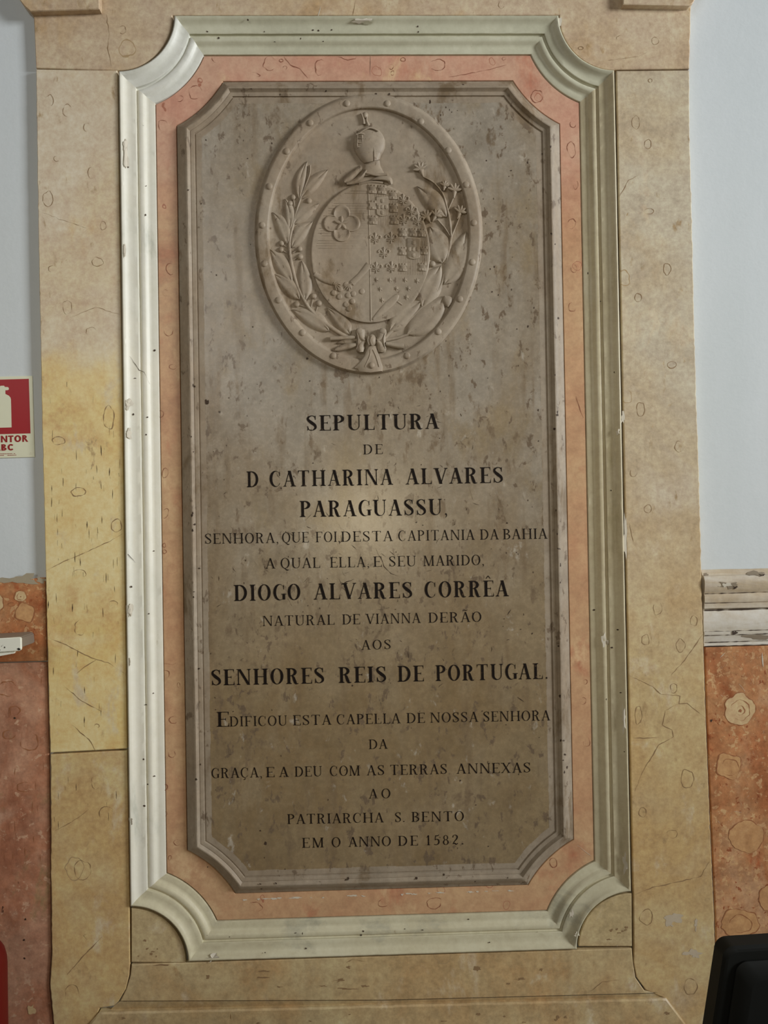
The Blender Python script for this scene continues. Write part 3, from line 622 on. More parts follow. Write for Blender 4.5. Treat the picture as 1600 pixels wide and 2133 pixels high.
LINES = [
 ([('SEPULTURA', 639, 914)], 32, (639, 897.5, 914, 893), BOLD),
 ([('DE', 757, 797)], 20.5, (757, 946.5, 797, 945.5), LIGHT),
 ([('D', 514.6, 539), ('CATHARINA', 562, 818), ('ALVARES', 846, 1048)], 33, (515, 1015, 1048, 1005.5), BOLD),
 ([('PARAGUASSU,', 625, 932)], 33.5, (625, 1077, 925, 1072.5), BOLD),
 ([('SENHORA,', 427, 580), ('QUE', 588, 643), ('FOI', 658, 702), ('DESTA', 711, 818), ('CAPITANIA', 830, 988.5), ('DA', 1000.7, 1038.7), ('BAHIA', 1048.5, 1140)], 21.5, (427, 1133, 1140, 1122), LIGHT),
 ([('A', 553.6, 573), ('QUAL', 585, 667), ('ELLA,', 688, 769), ('E', 778, 795), ('SEU', 810.5, 866.6), ('MARIDO,', 882.7, 1008.5)], 21.5, (553, 1184.5, 1000, 1177), LIGHT),
 ([('DIOGO', 488, 626), ('ALVARES', 654.5, 859), ('CORRÊA', 885, 1059)], 33.5, (488, 1252, 1059, 1242), BOLD),
 ([('NATURAL', 547.7, 697), ('DE', 713.5, 750), ('VIANNA', 763, 876), ('DERÃO', 893, 1003)], 21, (548, 1304, 1003, 1295), LIGHT),
 ([('AOS', 753.5, 814.4)], 20, (753, 1353.5, 814, 1352), LIGHT),
 ([('SENHORES', 440.5, 675.5), ('REIS', 706, 804.7), ('DE', 829, 882.7), ('PORTUGAL.', 908, 1141)], 33, (440, 1428, 1141, 1414), BOLD),
 ([('DIFICOU', 479, 598), ('ESTA', 611, 690), ('CAPELLA', 702, 834), ('DE', 847.6, 885), ('NOSSA', 897, 996), ('SENHORA', 1007, 1146)], 21, (452, 1514, 1146, 1500.5), LIGHT),
 ([('DA', 769, 807)], 20, (769, 1560.5, 807, 1559.5), LIGHT),
 ([('GRAÇA,', 441, 546), ('E', 554.6, 571.6), ('A', 582, 601), ('DEU', 614.5, 670.6), ('COM', 687.7, 750), ('AS', 764.7, 801), ('TERRAS', 813.5, 931.5), ('ANNEXAS', 952, 1105.5)], 21, (441, 1621, 1105, 1609), LIGHT),
 ([('AO', 769, 813.5)], 20, (769, 1663.5, 813, 1662.5), LIGHT),
 ([('PATRIARCHA', 599, 799), ('S.', 823, 843), ('BENTO', 858, 966.5)], 20.5, (599, 1716.5, 966, 1710), LIGHT),
 ([('EM', 630, 674.5), ('O', 691.5, 709.6), ('ANNO', 726.6, 814.4), ('DE', 830, 870.5), ('1582.', 889, 965.6)], 20.5, (630, 1766, 965, 1759), LIGHT)]
for words, cap, (xa, ya, xb, yb), (T, h_) in LINES:
    base = lambda x, xa=xa, ya=ya, xb=xb, yb=yb: ya+(yb-ya)*(x-xa)/(xb-xa)
    for wd_ in words:
        bm = bmesh.new(); word(bm, wd_[0], wd_[1], wd_[2], base, wd_[3] if len(wd_) > 3 else cap, T*(1.2 if len(wd_) > 3 else 1), h_, HS+.0006)
        if wd_[0] == 'FOI': word(bm, ',', 704.5, 708.5, base, cap, T, h_, HS+.0006)
        if wd_[0] == 'DIFICOU': word(bm, 'E', 452, 477, base, 31, T*1.2, h_, HS+.0006)
        toward(bm); obj('inscription_word', bm, M['letter'], tab)

# ------------------------------------------------------------------ carved medallion
CX, CY = 768.0, 487.5
def ell(a, b, h, n=128, cx=CX, cy=CY): return [U(cx+a*math.cos(6.28318*i/n), cy+b*math.sin(6.28318*i/n), h) for i in range(n)]
FLR = HS+.0032                            # floor of the hollow
bm = bmesh.new(); RIM = HS+.0135
quad_grid(bm, [ell(239, 294, HS-.002), ell(237, 292, HS+.001), ell(234.5, 289.5, HS+.0095), ell(232, 287, RIM-.0005), ell(229, 284, RIM), ell(213, 267, RIM+.0006), ell(211, 265, RIM-.0002), ell(209, 262.5, RIM-.003), ell(206.5, 260, FLR+.0015), ell(203, 256, FLR+.0004), ell(190, 240, FLR), ell(120, 150, FLR), ell(20, 25, FLR)], close_u=True)
face(bm, ell(20, 25, FLR)); toward(bm)
med = obj('medallion', bm, [M['relief']], tab, 40)
def sub(name, bm): toward(bm); bmesh.ops.remove_doubles(bm, verts=bm.verts, dist=1e-7); return obj(name, bm, [M['relief']], med, 50)
def dome(bm, cx, cy, rx, ry, h0, hh, n=14, m=4, flat=1.0, rot=0):
    rows = []
    for i in range(m+1):
        a = i/m*math.pi/2; k = math.cos(a); z = math.sin(a)
        rows.append([U(cx+rx*k*math.cos(t)*math.cos(rot)-ry*k*math.sin(t)*math.sin(rot), cy+rx*k*math.cos(t)*math.sin(rot)+ry*k*math.sin(t)*math.cos(rot), h0+hh*min(flat, z)) for t in (6.28318*j/n for j in range(n))])
    rows[-1] = [U(cx, cy, h0+hh*min(flat, 1))]*n
    quad_grid(bm, rows[:-1], close_u=True)
    c = bm.verts.new(rows[-1][0]); bm.verts.ensure_lookup_table()
    last = [v for v in bm.verts][-n-1:-1]
    for j in range(n): bm.faces.new((last[j], last[(j+1) % n], c))
def stroke(bm, pts, h0, hh, n=5, m=6, ends=True):
    """half-round raised strand; pts = (x, y, width)"""
    P = catmull(pts, n) if len(pts) > 2 else [tuple(a+(b-a)*i/n for a, b in zip(pts[0], pts[1])) for i in range(n+1)]
    rows = []
    for i, p in enumerate(P):
        a, b = P[max(0, i-1)], P[min(len(P)-1, i+1)]; dx, dy = b[0]-a[0], b[1]-a[1]; l = math.hypot(dx, dy) or 1
        k = 1.0
        rows.append([U(p[0]-dy/l*p[2]/2*math.cos(math.pi*j/m), p[1]+dx/l*p[2]/2*math.cos(math.pi*j/m), h0+hh*k*math.sin(math.pi*j/m)) for j in range(m+1)])
    rows = [[U(P[0][0], P[0][1], h0)]*(m+1)] + rows + [[U(P[-1][0], P[-1][1], h0)]*(m+1)] if ends else rows
    quad_grid(bm, rows)
def leaf(bm, b, t, w, bend=0.0, h0=FLR, hh=.006, groove=.0016, tiplift=0.0, nu=16, nv=8):
    w *= 1.38; hh *= 1.25; groove *= 1.5; dx, dy = t[0]-b[0], t[1]-b[1]; L = math.hypot(dx, dy); nx, ny = -dy/L, dx/L
    rows = []
    for i in range(nu+1):
        s = i/nu; off = bend*4*s*(1-s); cx, cy = b[0]+dx*s+nx*off, b[1]+dy*s+ny*off
        hw = w/2*(math.sin(math.pi*min(1, s**.85))**.75) if 0 < s < 1 else .3
        r = []
        for j in range(nv+1):
            q = -1+2*j/nv; z = (1-abs(q)**2.4)*hh*(.5+.5*math.sin(math.pi*min(1, .15+s*.85))) - groove*math.exp(-(q/.16)**2) + tiplift*s*(1-abs(q)**4)
            if abs(q) == 1: z = -.0008
            r.append(U(cx+nx*hw*q, cy+ny*hw*q, h0+max(z, -.0008)))
        rows.append(r)
    quad_grid(bm, rows)
def raised(bm, px, h0, h1, k=.86, c=None):
    c = c or (sum(p[0] for p in px)/len(px), sum(p[1] for p in px)/len(px))
    a = [U(*p, h0-.0006) for p in px]; a2 = [U(c[0]+(p[0]-c[0])*(1+k)/2, c[1]+(p[1]-c[1])*(1+k)/2, h0+(h1-h0)*.8) for p in px]; b = [U(c[0]+(p[0]-c[0])*k, c[1]+(p[1]-c[1])*k, h1) for p in px]
    quad_grid(bm, [a, a2, b], close_u=True); face(bm, b)

# rivets round the rim
for x, y in ((694.5, 741), (630, 693), (580, 625), (551, 549), (546, 469), (561, 388), (597, 315), (646, 256), (722.6, 215.5), (807, 215.5), (877, 253), (934, 313), (971, 384.5), (987, 464), (984, 546), (958, 623), (913, 691), (848, 741)):
    bm = bmesh.new(); dome(bm, x, y, 7.2, 7.4, RIM-.0006, .0046, 16, 4); sub('rivet', bm)
# left spray: olive with berries
LS = [(744, 708, 9), (717, 699, 10), (682, 677, 9), (651, 650, 8), (634, 626, 8), (618, 592, 8), (606, 545, 9), (603, 505, 8), (611, 465, 7), (621, 428, 5.5), (633, 395, 4.5), (645, 362, 3.5), (646, 344, 2.5)]
bm = bmesh.new(); stroke(bm, LS, FLR, .0062); stroke(bm, [(740, 702, 9), (715, 704, 9), (688, 705, 10)], RIM-.006, .007); sub('stem', bm)
for b, t, w, bd in (((624, 416), (640, 336), 20, -7), ((627, 414), (684, 353), 22, -4), ((613, 466), (665, 424), 27, -8), ((608, 516), (652, 461), 25, -7), ((602, 480), (594, 414), 20, 6), ((598, 508), (568, 442), 26, 8),
                    ((608, 588), (562, 519), 27, 3), ((624, 624), (571, 571), 28, 5), ((636, 626), (629, 543), 25, 2), ((686, 690), (609, 645), 29, 5), ((730, 698), (681, 641), 25, 4), ((742, 712), (700, 716), 10, 3)):
    bm = bmesh.new(); leaf(bm, b, t, w, bd); sub('leaf', bm)
for x, y, r, sx, sy in ((610, 411, 6.5, 615, 432), (604, 424, 6.2, 611, 438), (643, 419, 7, 622, 434), (586, 507, 6.2, 599, 516), (585, 520, 6, 600, 528), (624, 519, 6.3, 607, 528), (625, 535, 6.8, 608, 542), (653, 617, 7, 648, 640), (664, 632, 7, 657, 652), (618, 634, 6.8, 640, 640)):
    bm = bmesh.new(); dome(bm, x, y, r, r, FLR, .0072, 14, 4); stroke(bm, [(sx, sy, 3.2), ((x+sx)/2, (y+sy)/2, 3), (x, y, 2.5)], FLR, .003); sub('berry', bm)
# right spray: broad leaves and trumpet flowers
RS = [(796, 712, 9), (815, 690, 8), (850, 668, 7), (885, 634, 7), (915, 600, 7), (928, 560, 7), (935, 520, 7), (940, 492, 7)]
bm = bmesh.new(); stroke(bm, RS, FLR, .005); stroke(bm, [(800, 709, 8), (830, 703, 7), (862, 692, 5)], FLR, .005)
stroke(bm, [(940, 492, 6), (937, 460, 6), (931, 432, 5), (922, 403, 4.5), (903, 380, 4), (881, 368, 3)], FLR, .006); stroke(bm, [(941, 492, 5), (950, 470, 4), (958, 450, 3.5)], FLR, .005); stroke(bm, [(938, 492, 4.5), (926, 474, 3.5), (912, 458, 3)], FLR, .005); stroke(bm, [(932, 440, 4), (942, 418, 4), (947, 404, 3)], FLR, .005); sub('stem', bm)
for b, t, w, bd, lf in (((930, 452), (869, 388), 34, 4, .001), ((921, 548), (896, 472), 44, 3, .001), ((926, 592), (972, 482), 44, 8, .002), ((880, 640), (919, 553), 40, -5, .001), ((812, 690), (879, 627), 34, -6, .001), ((848, 696), (927, 617), 46, 7, .002)):
    bm = bmesh.new(); leaf(bm, b, t, w, bd, hh=.0065, groove=.0022, tiplift=lf)
    sub('leaf', bm)
bm = bmesh.new(); leaf(bm, (926, 616), (933, 640), 17, -3, FLR+.004, .005, 0); sub('leaf', bm)
for x, y, a, r in ((876, 352, -110, 15), (947, 396, -85, 15), (958, 441, -70, 14), (889, 451, -120, 14), (908, 448, -60, 13), (926, 386, -80, 10)):
    bm = bmesh.new(); a = math.radians(a)
    bx, by = x-r*1.1*math.cos(a), y-r*1.1*math.sin(a)
    stroke(bm, [(bx, by, 3.5), ((bx+x)/2, (by+y)/2, 9), (x, y, 13)], FLR, .008)
    for k in range(5):
        b_ = a+math.radians(-76+38*k); stroke(bm, [(x-2*math.cos(b_), y-2*math.sin(b_), 5), (x+r*.55*math.cos(b_), y+r*.55*math.sin(b_), 7), (x+r*math.cos(b_), y+r*math.sin(b_), 3)], FLR+.0045, .004, 4)
    sub('flower', bm)
bm = bmesh.new(); dome(bm, 901, 550, 7, 7, FLR, .008); sub('berry', bm)
# the oval shield
SX, SY, SA, SB = 771.5, 526.5, 125.0, 146.5; SH = FLR+.0078
bm = bmesh.new()
quad_grid(bm, [ell(SA, SB, FLR-.001, 96, SX, SY), ell(SA-.3, SB-.3, FLR+.0045, 96, SX, SY), ell(SA-1.5, SB-1.5, SH-.0006, 96, SX, SY), ell(SA-4, SB-4, SH, 96, SX, SY), ell(SA-6, SB-6, SH-.0008, 96, SX, SY), ell(SA-60, SB-70, SH-.0002, 96, SX, SY), ell(10, 10, SH, 96, SX, SY)], close_u=True)
face(bm, ell(10, 10, SH, 96, SX, SY)); toward(bm)
stroke(bm, [(767.5, 383, 2.6), (770, 520, 2.6), (773, 669, 2.6)], SH-.0006, .0014, 10)
for i in range(34):                      # engraved hatching
    y = 392+i*5.2; w = (SA-8)*math.sqrt(max(0, 1-((y-SY)/(SB-6))**2))
    if y < 525 and RNG.random() < .85: stroke(bm, [(SX-w+RNG.uniform(0, 14), y, .9), (768, y+.4, .9)], SH-.0009, .0011, 6, 3)
sub('shield', bm); SF = SH-.0008
bm = bmesh.new()                        # quatrefoil
def quat(R, rr, n=72):
    out = []
    for i in range(n):
        a = 6.28318*i/n; best = 0
        for k in range(4):
            d = a-math.pi/2*k; c = R*math.cos(d); q = rr*rr-(R*math.sin(d))**2
            if q > 0 and c+math.sqrt(q) > best: best = c+math.sqrt(q)
        out.append((711.7+best*math.cos(a), 465+best*math.sin(a)))
    return out
quad_grid(bm, [[U(*p, SF-.0008) for p in quat(21.5, 18.5)], [U(*p, SF+.0030) for p in quat(20.5, 17)], [U(*p, SF+.0034) for p in quat(19, 15.5)], [U(*p, SF+.0012) for p in quat(17.5, 13.8)], [U(*p, SF+.0008) for p in quat(8, 6)]], close_u=True)
face(bm, [U(*p, SF+.0008) for p in quat(8, 6)])
for k in range(5):
    a = math.radians(-90+72*k); stroke(bm, [(711.7, 465, 5), (711.7+8*math.cos(a), 465+8*math.sin(a), 8), (711.7+15*math.cos(a), 465+15*math.sin(a), 3)], SF+.0008, .0036, 4)
sub('quatrefoil', bm)
for a, b, fx, fy, ang in (((655, 571, 11), (694, 589, 13), 697, 591, 25), ((769, 551, 16), (733, 590, 14), 730, 592, 128)):
    bm = bmesh.new(); mx, my = (a[0]+b[0])/2, (a[1]+b[1])/2+2
    stroke(bm, [a, (mx, my, 13), b], SF, .0034)
    for k in range(5):
        t_ = math.radians(ang-48+24*k); stroke(bm, [(fx-3*math.cos(t_), fy-3*math.sin(t_), 4.2), (fx+(7 if k else 5)*math.cos(t_), fy+(7 if k else 5)*math.sin(t_), 3.6), (fx+(12.5 if k else 8)*math.cos(t_), fy+(12.5 if k else 8)*math.sin(t_)+1.5, 2.4)], SF, .0034, 4)
    sub('hand', bm)
for x, y in ((721, 593), (708, 602), (695, 610), (707, 618), (725, 615), (736, 612), (754, 607), (734, 628), (721, 634), (727, 643)):
    bm = bmesh.new(); dome(bm, x, y, 6.2, 6.4, SF, .003, 14, 4, .8); sub('coin', bm)
def castle(x, y, s=9.5):
    bm = bmesh.new(); q = [(-1, 1), (1, 1), (1, .35), (.72, .35), (.72, -.35), (1, -.35), (1, -1), (.6, -1), (.6, -.65), (.22, -.65), (.22, -1.05), (-.22, -1.05), (-.22, -.65), (-.6, -.65), (-.6, -1), (-1, -1), (-1, -.35), (-.72, -.35), (-.72, .35), (-1, .35)]
    raised(bm, [(x+a*s*.92, y+b*s) for a, b in q], SF, SF+.0030, .84); dome(bm, x, y+s*.55, 2, 3.2, SF+.0026, .0016, 8, 2); sub('castle', bm)
def fleur(x, y, s=12):
    bm = bmesh.new()
    stroke(bm, [(x, y+s*.2, 3.5), (x, y-s*.45, 6.5), (x, y-s, 2)], SF, .0036, 4)
    for d in (-1, 1): stroke(bm, [(x+d*1.5, y+s*.2, 3), (x+d*s*.5, y-s*.45, 4), (x+d*s*.95, y-s*.30, 4), (x+d*s*.85, y+.5, 2.4)], SF, .0032, 4); stroke(bm, [(x, y+s*.3, 3), (x+d*s*.45, y+s*.62, 3), (x+d*s*.62, y+s*.5, 2)], SF, .0028, 3)
    stroke(bm, [(x-s*.55, y+s*.26, 3), (x+s*.55, y+s*.26, 3)], SF, .0034, 3); stroke(bm, [(x, y+s*.3, 3.4), (x, y+s, 2)], SF, .003, 3); sub('fleur_de_lis', bm)
def star(x, y, r=8):
    bm = bmesh.new(); c = (x, y); pts = []
    for i in range(12):
        a = 6.28318*i/12-1.57; k = r if i % 2 == 0 else r*.48; pts.append((x+k*math.cos(a), y+k*math.sin(a)))
    v = bm.verts.new(U(x, y, SF+.0034)); vs = [bm.verts.new(U(*p, SF-.0003)) for p in pts]
    for i in range(12): bm.faces.new((v, vs[i], vs[(i+1) % 12]))
    sub('star', bm)
def escutcheon(x, y, w, h):
    bm = bmesh.new(); q = [(x-w/2, y-h/2), (x+w/2, y-h/2), (x+w/2, y+h*.32)] + [(x+w/2*math.cos(a*math.pi/6), y+h*.32+h*.18*math.sin(a*math.pi/6)) for a in range(1, 6)] + [(x-w/2, y+h*.32)]
    raised(bm, q, SF, SF+.0026, .93)
    for a, b in ((0, -.28), (0, .02), (-.30, .02), (.30, .02), (0, .30)):
        raised(bm, [(x+a*w-3.2, y+b*h-4), (x+a*w+3.2, y+b*h-4), (x+a*w+3.2, y+b*h+3), (x+a*w, y+b*h+5), (x+a*w-3.2, y+b*h+3)], SF+.0026, SF+.0040, .75)
    sub('escutcheon', bm)
for x, y in ((776, 394), (796, 395), (819, 406), (776, 427), (820, 433), (777, 458), (822, 458), (839, 484), (861, 484), (879, 485), (839, 523), (883, 522), (840, 557), (880, 556)): castle(x, y, 9.8 if x < 830 else 9)
for x, y in ((840, 415), (857, 438), (841, 457), (871, 458), (782, 496), (815, 495), (800, 526), (784, 557), (816, 556)): fleur(x, y, 12)
for x, y in ((784, 582), (812, 583), (844, 583), (869, 585), (792, 602), (826, 601), (851, 601), (796, 625), (847, 619)): star(x, y)
escutcheon(797, 430, 26, 42); escutcheon(862, 518, 28, 45)
bm = bmesh.new(); stroke(bm, [(777, 665, 5), (800, 643, 15), (822, 622, 15), (829, 613, 6)], SF, .0022); stroke(bm, [(828, 628, 3), (838, 635, 3)], SF, .0016); sub('bend', bm)
for xx0, xx1, yy0, yy1 in ((782, 832, 382, 470), (831, 893, 502, 572)):
    bm = bmesh.new(); x = xx0
    while x < xx1:
        ry = (SB-8)*math.sqrt(max(0, 1-((x-SX)/(SA-7))**2)); a = max(yy0, SY-ry); b = min(yy1, SY+ry)
        if b-a > 6: stroke(bm, [(x, a, .8), (x, b, .8)], SF-.0002, .0012, 2, 3)
        x += 3.6
    sub('hatching', bm)
# helmet and mantling
bm = bmesh.new()
dome(bm, 769, 300, 33.5, 36, FLR, .0165, 28, 7)
stroke(bm, [(770, 316, 58), (772, 327, 47), (774, 336, 35)], FLR, .0145, 5, 10); stroke(bm, [(774, 335, 34), (775, 348, 36), (777, 364, 48)], FLR, .0065, 5, 10)
stroke(bm, [(779, 300, 3), (780, 318, 3), (780, 336, 2)], FLR+.0135, .002); stroke(bm, [(750, 276, 3), (770, 266, 4.5), (788, 273, 3)], FLR+.009, .004)
for pts in ([(745, 281, 2.4), (745, 292, 2.4), (744, 304, 2.4)], [(754, 281, 2.4), (755, 292, 2.4), (755, 303, 2.4)], [(744, 288, 2), (756, 288, 2), (768, 293, 2)], [(744, 297, 2), (756, 298, 2), (768, 294, 2)]): stroke(bm, pts, FLR+.0118, .0034, 4)
stroke(bm, [(742, 280, 4), (755, 278, 4), (772, 291, 4), (762, 303, 4), (744, 306, 4)], FLR+.0105, .003)
stroke(bm, [(758, 258, 8), (757, 248, 5), (753, 236, 4)], FLR, .007); dome(bm, 761, 240, 6, 7, FLR, .008); stroke(bm, [(765, 240, 4), (764, 250, 3), (768, 262, 8)], FLR, .006)
sub('helmet', bm)
bm = bmesh.new()
stroke(bm, [(752, 348, 9), (741, 358, 14), (728, 370, 16), (717, 378, 10)], FLR, .0125); stroke(bm, [(763, 354, 7), (752, 368, 10), (736, 379, 12), (722, 383, 6)], FLR, .011)
stroke(bm, [(762, 360, 6), (785, 364, 9), (806, 363, 6)], FLR, .009); stroke(bm, [(776, 374, 4), (795, 371, 12), (810, 374, 13), (815, 384, 7)], FLR, .0125); stroke(bm, [(748, 384, 7), (772, 379, 7), (798, 381, 7)], FLR, .0095); sub('mantling', bm)
# ribbon bow and cut stems
bm = bmesh.new()
for x, d in ((751, -1), (795, 1)):
    stroke(bm, [(x-d*9, 709, 9), (x-d*3, 703, 15), (x, 694, 21), (x, 686, 18)], RIM-.008, .012, 5, 8); stroke(bm, [(x-d*9, 710, 9), (x-d*3, 716, 15), (x, 724, 20), (x, 733, 16)], RIM-.008, .011, 5, 8)
    stroke(bm, [(x+d*1, 700, 16), (x+d*1, 716, 16)], RIM-.008, .0095, 3, 8); dome(bm, x+d*2, 690, 8, 7, RIM+.001, .004, 14, 4); dome(bm, x+d*2, 727, 8, 7, RIM, .004, 14, 4); stroke(bm, [(x+d*8, 690, 2.4), (x+d*4, 708, 2.6), (x+d*8, 727, 2.4)], RIM+.0005, .0034)
dome(bm, 774.5, 709, 9.5, 13, RIM-.004, .012, 18, 5); stroke(bm, [(768, 700, 2.5), (766, 709, 2.5), (769, 719, 2.5)], RIM+.004, .003); stroke(bm, [(775, 699, 2.5), (772, 709, 2.5), (775, 720, 2.5)], RIM+.005, .0034)
raised(bm, [(768, 720), (758, 742), (747, 757), (736, 767), (744, 769), (748, 775), (772, 777), (797, 774), (798, 764), (792, 746), (782, 720)], RIM-.002, RIM+.0034, .93, (772, 755)); stroke(bm, [(772, 728, 2), (770, 742, 3), (760, 764, 2)], RIM+.002, .0026); stroke(bm, [(777, 728, 2), (784, 744, 3), (790, 764, 2)], RIM+.002, .0026); dome(bm, 774, 761, 7, 7.2, RIM+.0026, .005, 16, 4)
sub('ribbon_bow', bm)
for pts in ([(742, 718, 9), (722, 722, 13), (704, 727, 11), (698, 729, 6)], [(804, 716, 9), (822, 719, 12), (838, 721, 13), (842, 721, 10)]):
    bm = bmesh.new(); stroke(bm, pts, RIM-.006, .0085); sub('cut_stem', bm)

# ------------------------------------------------------------------ red marble wainscot either side, and the stone rail on the right
def slab_thing(name, px, h, mats, label, cat, fn=None):
    bm = bmesh.new(); plate(bm, px, HB, h, .0015)
    if fn: fn(bm)
    o = obj(name, bm, mats); o['label'] = label; o['category'] = cat; return o
FM = [M['fossil'], plain('fossil_outline', lin(160, 104, 66), .6), M['vein_and_shade'], M['chip']]
HW = -.006
def rosette(bm, x, y, a, b, h, n=2, fill=1):
    ring(bm, x, y, a, b, h, 2.0, 2, fill=fill)
    for i in range(n): k = .62-.34*i; ring(bm, x+a*.08, y+b*.06, a*k, b*k, h+.0002, 1.6, 2, part=.8)
    if fill == 1: blob(bm, x+a*.1, y+b*.08, a*.10, b*.10, h+.0003, 2)
def left_up(bm):
    h = HW+.0006; rosette(bm, 42, 1242, 12, 12, h, 1); rosette(bm, 53, 1276, 20, 20, h, 0, 6); rosette(bm, -6, 1256, 14, 18, h, 0); ring(bm, 24, 1259, 7, 4, h, 1.4, 2)
    for i in range(40): x, y = RNG.uniform(-5, 92), RNG.uniform(1220, 1330); a = RNG.uniform(0, 3.1); l = RNG.uniform(2, 6); crack(bm, [(x, y), (x+l*math.cos(a), y+l*math.sin(a))], 1.3, h, RNG.choice((1, 2)), .8)
    for (x, y, a, b) in ((20, 1207, 22, 6), (55, 1208, 26, 9), (86, 1208, 10, 5)): blob(bm, x, y, a, b, h, 5, rough=.5)
slab_thing('wainscot_panel', jitter([(-160, 1214), (0, 1210), (50, 1207), (93, 1203)], 7, 2, 21, False) + [(96.4, 1376.5), (-160, 1384)], HW, [M['red_dado']] + FM + [plain('grey_mortar', lin(176, 164, 140), .8, grain=.2), M['fossil_faint']], 'short orange red marble wainscot strip at left, just below the white wall', 'wainscot', left_up)
def left_lo(bm):
    h = HW+.0006
    for (x, y, a, b) in ((15, 1435, 20, 15), (62, 1545, 18, 20), (20, 1530, 12, 9), (50, 1640, 14, 10), (30, 1480, 12, 9)): ring(bm, x, y, a, b, h, 2, 2, part=.75)
    for (x, y) in ((53, 1915), (50, 1958), (51, 1996), (31, 1496)): blob(bm, x, y, 2, 2.2, h, 3)
    for i in range(50): x, y = RNG.uniform(0, 96), RNG.uniform(1400, 1800); crack(bm, [(x, y), (x+RNG.uniform(-1, 1), y+RNG.uniform(3, 22))], 1.1, h, 2, .6)
    blob(bm, 66, 2103, 7, 9, h, 1)
slab_thing('wainscot_panel', [(-160, 1387), (96.6, 1379.3), (101.5, 1568), (104, 1800), (105.5, 1985), (101.5, 2050), (109.5, 2133), (121, FL), (-160, FL)], HW, [M['pink_dado']] + FM, 'tall mottled pink marble wainscot panel at lower left', 'wainscot', left_lo)
def right_lo(bm):
    h = HW+.0006
    rosette(bm, 1540, 1478, 31, 33, h); rosette(bm, 1519, 1596, 27, 27, h, 1, 5); rosette(bm, 1556, 1741, 36, 32, h, 0, 5); rosette(bm, 1540, 1922, 40, 30, h, 1, 5); rosette(bm, 1600, 1872, 17, 26, h, 0, 5)
    for i in range(230):
        x, y = RNG.uniform(1496, 1600), 1358+RNG.random()**1.6*420; a = RNG.uniform(0, 3.1); l = RNG.uniform(2, 7); crack(bm, [(x, y), (x+l*math.cos(a), y+l*math.sin(a))], RNG.uniform(.8, 1.6), h, RNG.choice((1, 1, 2, 4)), .8)
    for pts in ([(1500, 1370), (1510, 1360)], [(1588, 1360), (1590, 1390)], [(1540, 1425), (1552, 1440)], [(1530, 1690), (1545, 1692)]): crack(bm, pts, 2.4, h, 4)
    blob(bm, 1482, 1501, 2.4, 2.4, h, 3)
slab_thing('wainscot_panel', [(1469, 1348.5), (1760, 1341), (1760, FL), (1509, FL), (1498, 2133), (1491, 1900), (1482, 1700), (1474, 1500)], HW, [M['red_dado']] + FM + [M['fossil_faint']], 'rust red fossil marble wainscot panel at lower right under the stone rail', 'wainscot', right_lo)
bm = bmesh.new(); prof = [(1186, -.0152), (1190, -.012), (1197, -.008), (1200, .001), (1203, .003), (1209, .0055), (1216, .0065), (1226, .005), (1233, .0025), (1235.5, .0005), (1237.5, .0005), (1241, .003), (1250, .0035), (1255, .002), (1256, -.0005), (1257, .001), (1267, .0005), (1269, -.006), (1272, -.007), (1274, -.0055), (1312, -.0055), (1314, -.0065), (1315.5, -.003), (1322, -.003), (1324, -.004), (1333, -.0065), (1337, -.008), (1338.5, -.009), (1340, -.006), (1345, -.006), (1346, -.0075), (1346.5, -.0152)]
xs = [U(1467, 1250).x + i*.018 for i in range(24)]
rows = []
for y, h in prof:
    z = U(1500, y, h).z; rows.append([Vector((x, -(h+.0007*mnoise.noise((x*30, z*200, 1))), z+.0008*mnoise.noise((x*24, z*90, 5)))) for x in xs])
quad_grid(bm, rows); toward(bm)
face(bm, [r[0] for r in rows]); face(bm, [r[-1] for r in rows][::-1])
rail_h = lambda x, y: prof_h([(p[0]-.03*(x-1500), p[1]) for p in prof], y)+.0012
for (x, y, a, b, m) in ((1518, 1219, 18, 7, 2), (1514, 1218, 10, 4, 3), (1532, 1223, 4, 3, 1), (1578, 1194, 13, 4, 2), (1588, 1197, 6, 2, 1), (1530, 1318, 5, 3, 1), (1582, 1326, 22, 4, 2), (1470, 1196, 5, 3, 2)): blob(bm, x, y, a, b, 0, m, hf=rail_h, rough=.6)
for y in (1236, 1256, 1270.5, 1315, 1323, 1337.5, 1345.5):
    ribbon(bm, [(x, y-.03*(x-1500)) for x in range(1468, 1640, 6)], 1.7 if y != 1270.5 else 3.4, 0, 1, taper=False, hf=rail_h)  # dark lines paint the shade lying in the rail's grooves and steps
struct('trim_1', bm, [M['rail'], M['vein_and_shade'], plain('grey_break', lin(150, 136, 116), .8, grain=.3), M['chip']], 'grey moulded stone rail on the right wall')
for i, px in enumerate(([(20, -60), (41, 0), (50, 12), (63, 24), (207, 19), (207, -60)], [(1298, -60), (1298, 9), (1436, 11), (1444, 6), (1458, -20), (1470, -60)])):
    bm = bmesh.new(); plate(bm, px, HB if i == 0 else 0, .019, .002); struct('trim_%d' % (i+2), bm, M['lioz_top'], 'limestone cornice end at the top of the surround')

